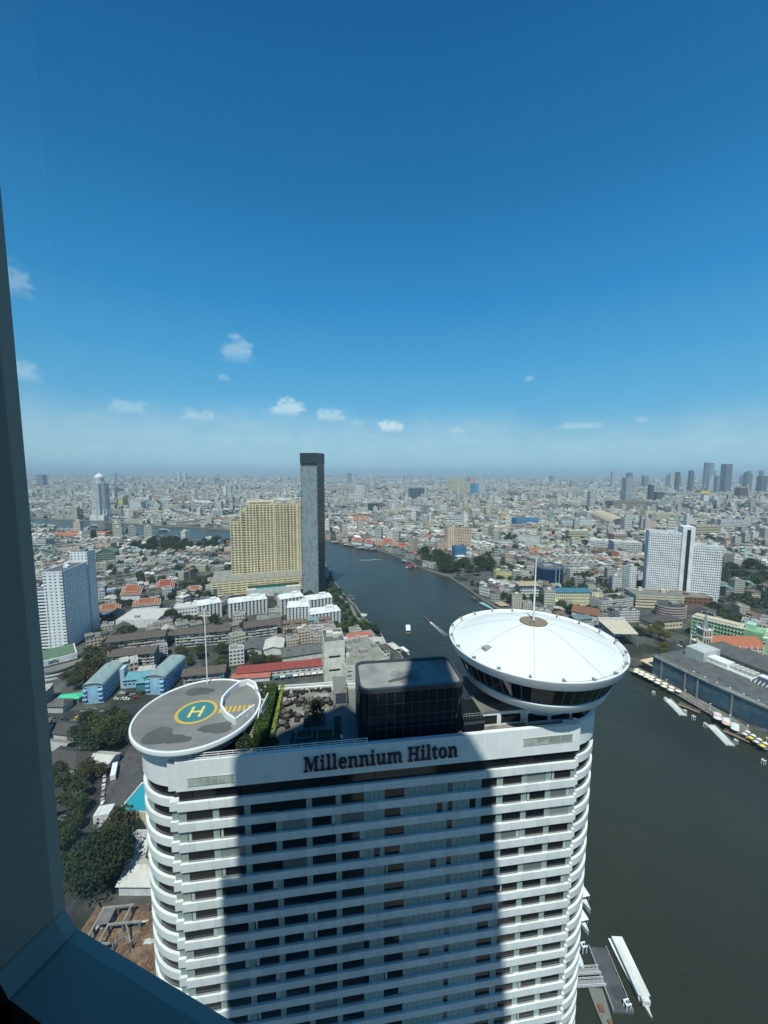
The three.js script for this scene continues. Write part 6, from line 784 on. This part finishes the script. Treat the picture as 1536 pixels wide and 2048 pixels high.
// ---------- vehicles ----------
const carProto = (m, tall) => { const t = new THREE.Group(); const b = new GB().hexa([[-.85, .3, 2.1], [.85, .3, 2.1], [.85, .3, -2.1], [-.85, .3, -2.1]], [[-.82, .85, 2.0], [.82, .85, 2.0], [.82, .92, -2.05], [-.82, .92, -2.05]]); const body = mesh('body', b.geo(), m, t); mesh('cabin', new GB().hexa([[-.78, .86, 1.0], [.78, .86, 1.0], [.78, .9, -1.9], [-.78, .9, -1.9]], [[-.62, 1.42 + tall, .35], [.62, 1.42 + tall, .35], [.62, 1.42 + tall, -1.35], [-.62, 1.42 + tall, -1.35]]).geo(), mat.glass, t); mesh('car_roof', new GB().box(-.6, .6, 1.42 + tall, 1.47 + tall, -1.3, .3).geo(), m, t); for (const x of [-.8, .8]) for (const z of [-1.35, 1.35]) { const w = new THREE.CylinderGeometry(.33, .33, .2, 12); w.rotateZ(Math.PI / 2); const o = mesh('wheel', w, mat.black, t); o.position.set(x, .33, z); } return t; };
{
  const paint = [[.78, .78, .77, 'white'], [.03, .03, .035, 'black'], [.40, .41, .42, 'silver'], [.70, .50, .04, 'yellow'], [.45, .05, .05, 'red'], [.10, .16, .30, 'blue']].map(([r, g, b, n]) => [M(r, g, b, { roughness: .3, clearcoat: 1 }), n]); const R = rng(515); let first = {};
  const put = (x, z, a, where, grp) => { const [m, n] = paint[Math.min(5, (R() * R() * 6.5) | 0)]; let t; if (!first[n]) { t = first[n] = carProto(m, R() < .3 ? .2 : 0); } else t = first[n].clone(); t.name = numbered('parked_car'); t.position.set(x, .05, z); t.rotation.y = a; t.userData = { label: n + ' car ' + where, category: 'car', group: grp + ' ' + n }; scene.add(t); };
  for (let k = 0; k < 22; k++) put(-236 + k * 2.7, -247 + (k % 3) * 2.6 - k * .32, .2 + (R() - .5) * .4 + (k % 2 ? Math.PI : 0), 'parked in the yard below the blue school', 'cars in the school yard'); for (let k = 0; k < 8; k++) put(-202 + (k % 4) * 5 + R() * 2.5, -273 - ((k / 4) | 0) * 6 + (R() - .5) * 3, R() * 3, 'parked in the court between the blue school wings', 'cars in the school court'); for (let k = 0; k < 9; k++) { const t = k / 9; put(-158 + t * 26, -203 + t * 40, .5 + Math.PI * (k % 2), 'standing along the lane under the trees', 'cars in the lane'); }
  for (let k = 0; k < 10; k++) put(-128 + k * 7, -282.5 - k * .9, 1.7, 'on the street behind the helipad', 'cars on the street'); for (let k = 0; k < 8; k++) put(280 + R() * 26, -330 - k * 9, .2 + R() * .4, 'near the church square', 'cars by the church');
  const c = thing('coach', 'long white coach parked in the lane beside the pool', 'coach', [-151.5, .05, -201], .5); add(c, 'body', new GB().box(-1.25, 1.25, .5, 3.3, -5.5, 5.5), mat.whitemetal); add(c, 'window', new GB().box(-1.27, 1.27, 1.7, 2.6, -5.2, 5.2), mat.glass); for (const x of [-1.1, 1.1]) for (const z of [-3.6, 3.4]) { const w = new THREE.CylinderGeometry(.5, .5, .3, 14); w.rotateZ(Math.PI / 2); const o = mesh('wheel', w, mat.black, c); o.position.set(x, .5, z); }
  // planters and yellow barriers in the school yard
  for (let k = 0; k < 4; k++) { const t = thing('planter_box', 'yellow-edged planter in the blue school yard', 'planter', [-214 + k * 7, 0, -258.5 - (k % 2) * 3], .1, 'school yard planters'); add(t, 'box', new GB().box(-1.6, 1.6, 0, .6, -.5, .5), M(.44, .40, .22)); const g = new GB(), Q = rng(k + 3); for (let j = 0; j < 60; j++) leaf(g, (Q() - .5) * 3, .7 + Q() * .7, (Q() - .5) * 1.1, .5, Q); add(t, 'foliage', g, mat.leaf); }
}
// ---------- boats and piers ----------
const hull = (L, W, H, m, t, flat = .0) => { const g = new GB(), N = 10, S = (k) => { const u = k / N, w = W / 2 * Math.pow(Math.sin(Math.PI * clamp(.12 + .88 * (1 - u), 0, 1) * .5 + 0), .9) * (u > .6 ? Math.pow((1 - u) / .4 + .02, .45) : 1); return [w, -L / 2 + L * u, H * (1 + .35 * u * u)]; }; for (let k = 0; k < N; k++) { const [w0, z0, h0] = S(k), [w1, z1, h1] = S(k + 1); g.quad([w0, h0, z0], [w1, h1, z1], [w1 * .6, -.4, z1], [w0 * .6, -.4, z0]); g.quad([-w0 * .6, -.4, z0], [-w1 * .6, -.4, z1], [-w1, h1, z1], [-w0, h0, z0]); g.quad([-w0, h0, z0], [-w1, h1, z1], [w1, h1, z1], [w0, h0, z0]); } { const [w0, z0, h0] = S(0); g.quad([-w0, h0, z0], [w0, h0, z0], [w0 * .6, -.4, z0], [-w0 * .6, -.4, z0]); } return add(t, 'hull', g, m); };
const boat = (n, l, x, z, a, L, W, hm, o = {}) => { const t = thing(n, l, 'boat', [x, -2, z], a); hull(L, W, o.hh ?? 1, hm, t); if (o.roof) { const b0 = -L * .42, b1 = L * (o.r1 ?? .28), y = o.ry ?? 3; add(t, 'cabin', new GB().box(-W * .38, W * .38, (o.hh ?? 1) * .9, y - .5, b0 + .4, b1 - .3), o.cab ?? mat.glass); add(t, 'boat_roof', new GB().box(-W * .46, W * .46, y - .15, y + .1, b0, b1), o.roof); const p = new GB(); for (const s of [-1, 1]) for (let k = 0; k < 6; k++) p.bar([s * W * .42, .9, b0 + .3 + k * (b1 - b0 - .6) / 5], [s * W * .42, y - .15, b0 + .3 + k * (b1 - b0 - .6) / 5], .1); add(t, 'post', p, mat.whitemetal); } return t; };
const wake = (x, z, a, L, W, l) => { const t = thing('boat_wake', l, 'wake', [x, -1.985, z], a); t.userData.kind = 'stuff'; const g = new GB(), R = rng((x * 13 + z) | 0); for (let k = 0; k < 520; k++) { const u = Math.pow(R(), 1.3), s = (.25 + .75 * u) * W / 2, xx = (R() < .7 ? (R() < .5 ? -1 : 1) * s * (.7 + .4 * R()) : (R() - .5) * s), zz = -u * L, r = (.15 + .55 * R()) * (1 - .45 * u), q = R() * 3; g.quad([xx - r * Math.cos(q), .012 + .01 * R(), zz - r * Math.sin(q)], [xx + r * .5 * Math.sin(q), .015, zz - r * .5 * Math.cos(q)], [xx + r * Math.cos(q), .012, zz + r * Math.sin(q)], [xx - r * .5 * Math.sin(q), .02, zz + r * .5 * Math.cos(q)]); } add(t, 'foam', g, mat.foam); };
boat('longtail_boat', 'dark slim longtail boat speeding past the saucer', 50.5, -440, Math.PI + .36, 16, 1.7, mat.wood, { hh: .7 }); wake(54, -431, Math.PI + .33, 40, 5, 'white foam wake behind the slim longtail boat');
boat('river_ferry', 'white-roofed ferry in midstream beyond the black glass box', 27, -408, Math.PI - .04, 22, 5.2, mat.wood, { roof: mat.whitemetal, ry: 3.2, hh: 1 });
boat('passing_boat', 'low pale boat far upstream in the river', -14, -745, 1.5, 22, 4, M(.30, .36, .34), { hh: .8 }); wake(-25, -745, 1.5, 26, 4, 'faint wake of the low pale boat upstream');
boat('red_boat', 'red and white ferry boat moored at the far quay', 50, -687, 1.9, 20, 6, mat.white, { roof: mat.red, ry: 4, hh: 1.6 }); boat('moored_barge', 'pale blue flat barge moored at the far quay', 134.5, -481, .32, 34, 6.5, mat.hullblue, { hh: 1.0 }); boat('moored_boat', 'brown covered boat moored above the pale blue barge', 124, -510, .35, 14, 4, mat.wood, { roof: mat.rust, ry: 2.6 }); boat('moored_boat', 'small white launch moored below the quay trees', 40, -735, .6, 16, 4, mat.white, { roof: mat.tinwhite, ry: 2.4 });
[[-50, -868], [-35, -860], [-85, -906], [-72, -893], [-118, -938], [-22, -850]].forEach(([x, z], k) => { const t = boat('quay_barge', 'covered wooden boat moored by the far bank temples', x - 3, z + 10, -.9, 24, 6, mat.wood, { roof: k % 2 ? mat.tin : mat.offwhite, ry: 3 }); t.userData.group = 'boats by the far temples'; });
boat('river_ferry', 'white passenger boat on the far river bend', -900, -1190, 1.3, 34, 8, mat.white, { roof: mat.whitemetal, ry: 5, hh: 2 }); boat('river_ferry', 'white cruise boat leaving a long wake on the river bend', -640, -1110, 1.35, 40, 8, mat.white, { roof: mat.whitemetal, ry: 5, hh: 2 }); wake(-660, -1114, 1.35, 90, 12, 'long white wake on the river bend'); wake(-760, -1185, 1.35, 80, 10, 'short white wake near the far bank of the bend');
function pontoon(n, l, x, z, a, L, W, o = {}) { const t = thing(n, l, 'pier', [x, -2, z], a); add(t, 'deck', new GB().box(-W / 2, W / 2, -.3, .7, -L / 2, L / 2), o.m ?? mat.concrete); const r = new GB(); for (const s of [-1, 1]) { r.bar([s * W * .48, 1.7, -L / 2], [s * W * .48, 1.7, L / 2], .08); for (let k = 0; k <= 8; k++) r.bar([s * W * .48, .7, -L / 2 + L * k / 8], [s * W * .48, 1.7, -L / 2 + L * k / 8], .07); } add(t, 'railing', r, mat.whitemetal); if (o.roof) { add(t, 'pier_roof', new GB().hip(-W * .4, W * .4, 4, 5.4, -L * .4, L * .4, .5, .6), o.roof); const p = new GB(); for (const s of [-1, 1]) for (const u of [-.36, 0, .36]) p.bar([s * W * .36, .7, L * u], [s * W * .36, 4, L * u], .2); add(t, 'post', p, mat.whitemetal); } return t; }
pontoon('ferry_pier', 'ferry pier with white roof behind the black glass box', 10, -360, .5, 18, 8, { roof: mat.tinwhite }); pontoon('ferry_pier', 'lower pale pontoon beside the white-roofed ferry pier', 14, -345, .3, 16, 6, { m: mat.paleteal }); boat('moored_boat', 'white launch moored at the white-roofed ferry pier', 21, -355, .5, 16, 4, mat.white, { roof: mat.whitemetal, ry: 2.6 });
pontoon('garden_pier', 'narrow jetty with small roof beside the finned hotel', -46, -512, 1.4, 14, 5, { roof: mat.roofbrown }); pontoon('garden_pier', 'white jetty platform below the finned hotel garden', -28, -452, 1.2, 16, 6, { m: mat.offwhite }); { const g = thing('gangway', 'thin gangway from bank to the small-roofed jetty', 'gangway', [-58, -1, -513], 1.45); add(g, 'walkway', new GB().box(-1, 1, 0, .3, -8, 8), mat.concrete); add(g, 'handrail', new GB().bar([-1, 1.2, -8], [-1, 1.2, 8], .1).bar([1, 1.2, -8], [1, 1.2, 8], .1), mat.whitemetal); }
pontoon('river_pavilion', 'riverside pavilion with cream hipped roof on stilts', 152, -483, .3, 20, 14, { roof: M(.50, .42, .29, { map: T.tin }) });
{ const t = thing('white_dome_roof', 'white curved roof at the waterside beside the glass tower', 'pavilion', [-96, 0, -640]); const g = new THREE.SphereGeometry(12, 20, 8, 0, 6.283, 0, 1.2); g.scale(1, .55, .8); g.translate(0, 1.4, 0); add(t, 'shell_roof', g, mat.white); add(t, 'base', new GB().box(-9, 9, 0, 3.4, -7, 7), mat.window); }
// hotel landing stage
{
  pontoon('landing_stage', 'big grey floating landing stage beside the white banded hotel', 77.6, -114.6, -.06, 17, 6.4, { m: M(.13, .14, .145, { map: T.stain }) });
  const b = boat('restaurant_boat', 'long white-roofed shuttle boat moored at the hotel landing stage', 85.6, -115, -.04, 21, 5, mat.white, { hh: 1.1 }); b.rotation.y = Math.PI * 0 - .04; add(b, 'boat_roof', new GB().box(-1.9, 1.9, 3, 3.25, -9.6, 6.5), M(.80, .80, .74, { map: T.grime })); add(b, 'cabin', new GB().box(-1.7, 1.7, 1.1, 2.9, -9.2, 6.2), M(.55, .55, .52)); const rr = new GB(); for (const s of [-1.7, 1.7]) { rr.bar([s, 1.9, -9.8], [s, 1.9, 7], .07).bar([s, 1.5, -9.8], [s, 1.5, 7], .05); for (let k = 0; k < 12; k++) rr.bar([s, 1, -9.8 + k * 1.5], [s, 1.9, -9.8 + k * 1.5], .05); } add(b, 'railing', rr, mat.whitemetal); add(b, 'wheelhouse', new GB().box(-1.2, 1.2, 1.2, 3.0, 6.5, 7.8), mat.white);
  const sm = boat('service_barge', 'worn grey barge tied below the landing stage', 70.6, -104.5, -.1, 15, 4.6, M(.30, .31, .27, { map: T.stain }), { hh: .9 }); add(sm, 'deck_clutter', new GB().box(-1.2, .3, .9, 1.6, -3, -1.4).boxAt(.8, .9, 1, 1, .9, 1.2, .4), mat.rust);
  for (const z of [-112.5, -115.6]) { const g = thing('gangway', (z < -114 ? 'farther' : 'nearer') + ' railed gangway from the hotel to the landing stage', 'gangway', [67, -.6, z], .05); add(g, 'walkway', new GB().box(-8, 8, -.15, .1, -.9, .9), mat.grey); const r = new GB(); for (const s of [-.9, .9]) { r.bar([-8, 1.1, s], [8, 1.1, s], .08).bar([-8, .6, s], [8, .6, s], .06); for (let k = 0; k <= 10; k++) r.bar([-8 + 1.6 * k, .1, s], [-8 + 1.6 * k, 1.1, s], .06); } add(g, 'handrail', r, mat.whitemetal); }
  const pile = (x, z, l) => { const t = thing('mooring_frame', l, 'mooring post', [x, -2, z], .2); t.scale.set(.75, 1, .75); const g = new GB(); for (const a of [-1, 1]) for (const c of [-.8, .8]) g.bar([a, -1, c], [a, 2.6, c], .35); add(t, 'post', g, M(.55, .64, .66)); add(t, 'crossbeam', new GB().box(-1.3, 1.3, 2.6, 2.95, -1.05, -.6).box(-1.3, 1.3, 2.6, 2.95, .6, 1.05).box(-1.2, -.75, 2.61, 2.93, -.6, .6), mat.whitemetal); };
  pile(79, -107.2, 'pale mooring frame at the lower end of the landing stage'); pile(72.8, -122.4, 'pale mooring frame at the upper end of the landing stage');
  pile(211.1, -284.8, 'white mooring dolphin in the river at the far mall end'); pile(218.2, -254.6, 'white mooring dolphin between the two mall pontoons'); pile(226.7, -213.1, 'white mooring dolphin nearest the picture edge');
  [[214.5, -276.5, 'far end of the upper'], [217.3, -261.2, 'near end of the upper'], [219.8, -246.6, 'far end of the lower'], [226, -230.4, 'near end of the lower']].forEach(([x, z, s]) => pile(x, z, 'pale mooring frame at the ' + s + ' mall pontoon'));
  boat('white_cruiser', 'white cruiser bow showing beyond the hotel corner', 80, -142, .2, 16, 5.5, mat.white, { roof: mat.whitemetal, ry: 3.4, hh: 1.6 }); boat('white_cruiser', 'second white cruiser bow below the first at the hotel corner', 76, -133, .2, 12, 4.4, mat.white, { roof: mat.whitemetal, ry: 3, hh: 1.4 }); boat('white_cruiser', 'small white launch tucked behind the landing stage', 69.5, -119.5, .1, 8, 3, mat.white, { hh: 1.1 });
  pontoon('mall_pontoon', 'upper pale pontoon in front of the river mall', 215.8, -269, -.15, 20, 5.4, { m: mat.offwhite }); pontoon('mall_pontoon', 'lower pale pontoon in front of the river mall', 222.8, -238.5, -.2, 20, 5.4, { m: mat.offwhite });
  [[220, -266, -.7], [227.5, -236, -.7]].forEach(([x, z, a], k) => { const g = thing('gangway', (k ? 'lower' : 'upper') + ' brown ramp from the mall quay to its pontoon', 'gangway', [x + 4, -.8, z], a + 1.3); add(g, 'walkway', new GB().box(-1.6, 1.6, 0, .2, -6.5, 6.5), mat.wood); add(g, 'handrail', new GB().bar([-1.6, 1, -6.5], [-1.6, 1, 6.5], .08).bar([1.6, 1, -6.5], [1.6, 1, 6.5], .08), mat.whitemetal); });
}
// ---------- mall promenade ----------
{
  const quay = (t, off) => { const P = [[219, -321], [226, -305], [232, -284], [238.5, -257], [241.5, -240], [243, -222]]; const k = t * (P.length - 1), i = Math.min(P.length - 2, Math.floor(k)), f = k - i, dx = P[i + 1][0] - P[i][0], dz = P[i + 1][1] - P[i][1], l = Math.hypot(dx, dz); return [P[i][0] + dx * f - dz / l * -off * -1, 0, P[i][1] + dz * f + dx / l * -off * -1, Math.atan2(dx, dz)]; };
  const R = rng(717); const par = (x, z, m, l, g, r = 2) => { const t = thing('parasol', l, 'parasol', [x, 0, z], R() * 3, g); const c = new THREE.ConeGeometry(r, .9, 10); c.translate(0, 2.9, 0); add(t, 'canopy', c, m); add(t, 'pole', new THREE.CylinderGeometry(.06, .06, 2.6, 6).translate(0, 1.3, 0), mat.grey); };
  for (let k = 0; k < 15; k++) { const q = quay(.05 + k * .025, 3 + (k % 2) * 4.2); par(q[0], q[2], M(.78, .72, .55), 'round cream parasol on the quay below the mall glass', 'cream quay parasols', 2.1); }
  for (let k = 0; k < 9; k++) { const q = quay(.62 + k * .022, 4 + (k % 3) * 2.4); par(q[0], q[2], k % 4 === 1 ? M(.62, .40, .30) : mat.white, (k % 4 === 1 ? 'salmon' : 'white') + ' parasol on the quay near the lower pontoon', 'quay parasols ' + (k % 4 === 1 ? 'salmon' : 'white'), 2.4); }
  for (let k = 0; k < 8; k++) { const q = quay(.84 + k * .02, 3.2 + (k % 2) * 4); par(q[0], q[2], k % 4 === 3 ? mat.yel : mat.white, (k % 4 === 3 ? 'yellow' : 'white') + ' sunshade on the quay at the picture edge', 'edge sunshades ' + (k % 4 === 3 ? 'yellow' : 'white'), 1.5); }
  for (let k = 0; k < 6; k++) { const q = quay(.3 + k * .13, 1.4), t = thing('promenade_lamp', 'white globe lamp post along the mall quay', 'street lamp', [q[0], 0, q[2]], 0, 'quay lamp posts'); add(t, 'post', new THREE.CylinderGeometry(.08, .12, 5, 8).translate(0, 2.5, 0), mat.whitemetal); add(t, 'lamp_head', new THREE.SphereGeometry(.5, 10, 8).translate(0, 5.2, 0), mat.white); }
  for (let k = 0; k < 22; k++) { const q = quay(.3 + .66 * R(), 2 + 7 * R()); person([q[0], .06, q[2]], R() * 6, [[.7, .7, .7], [.1, .12, .3], [.5, .08, .08], [.05, .05, .05]][(R() * 4) | 0], [[.05, .05, .08], [.2, .18, .15]][(R() * 2) | 0], 'person walking on the mall quay promenade', 'people on the mall quay'); }
  const g = thing('quay_shrubs', 'green and yellow planting along the quay near the picture edge', 'planting', [240, 0, -229]), b = new GB(), Q = rng(4); for (let k = 0; k < 900; k++) leaf(b, 4 + (Q() - .5) * 5, .3 + Q() * 2.2, (Q() - .5) * 22, .6, Q); add(g, 'foliage', b, mat.leafbright);
}
renderer.render(scene, camera);
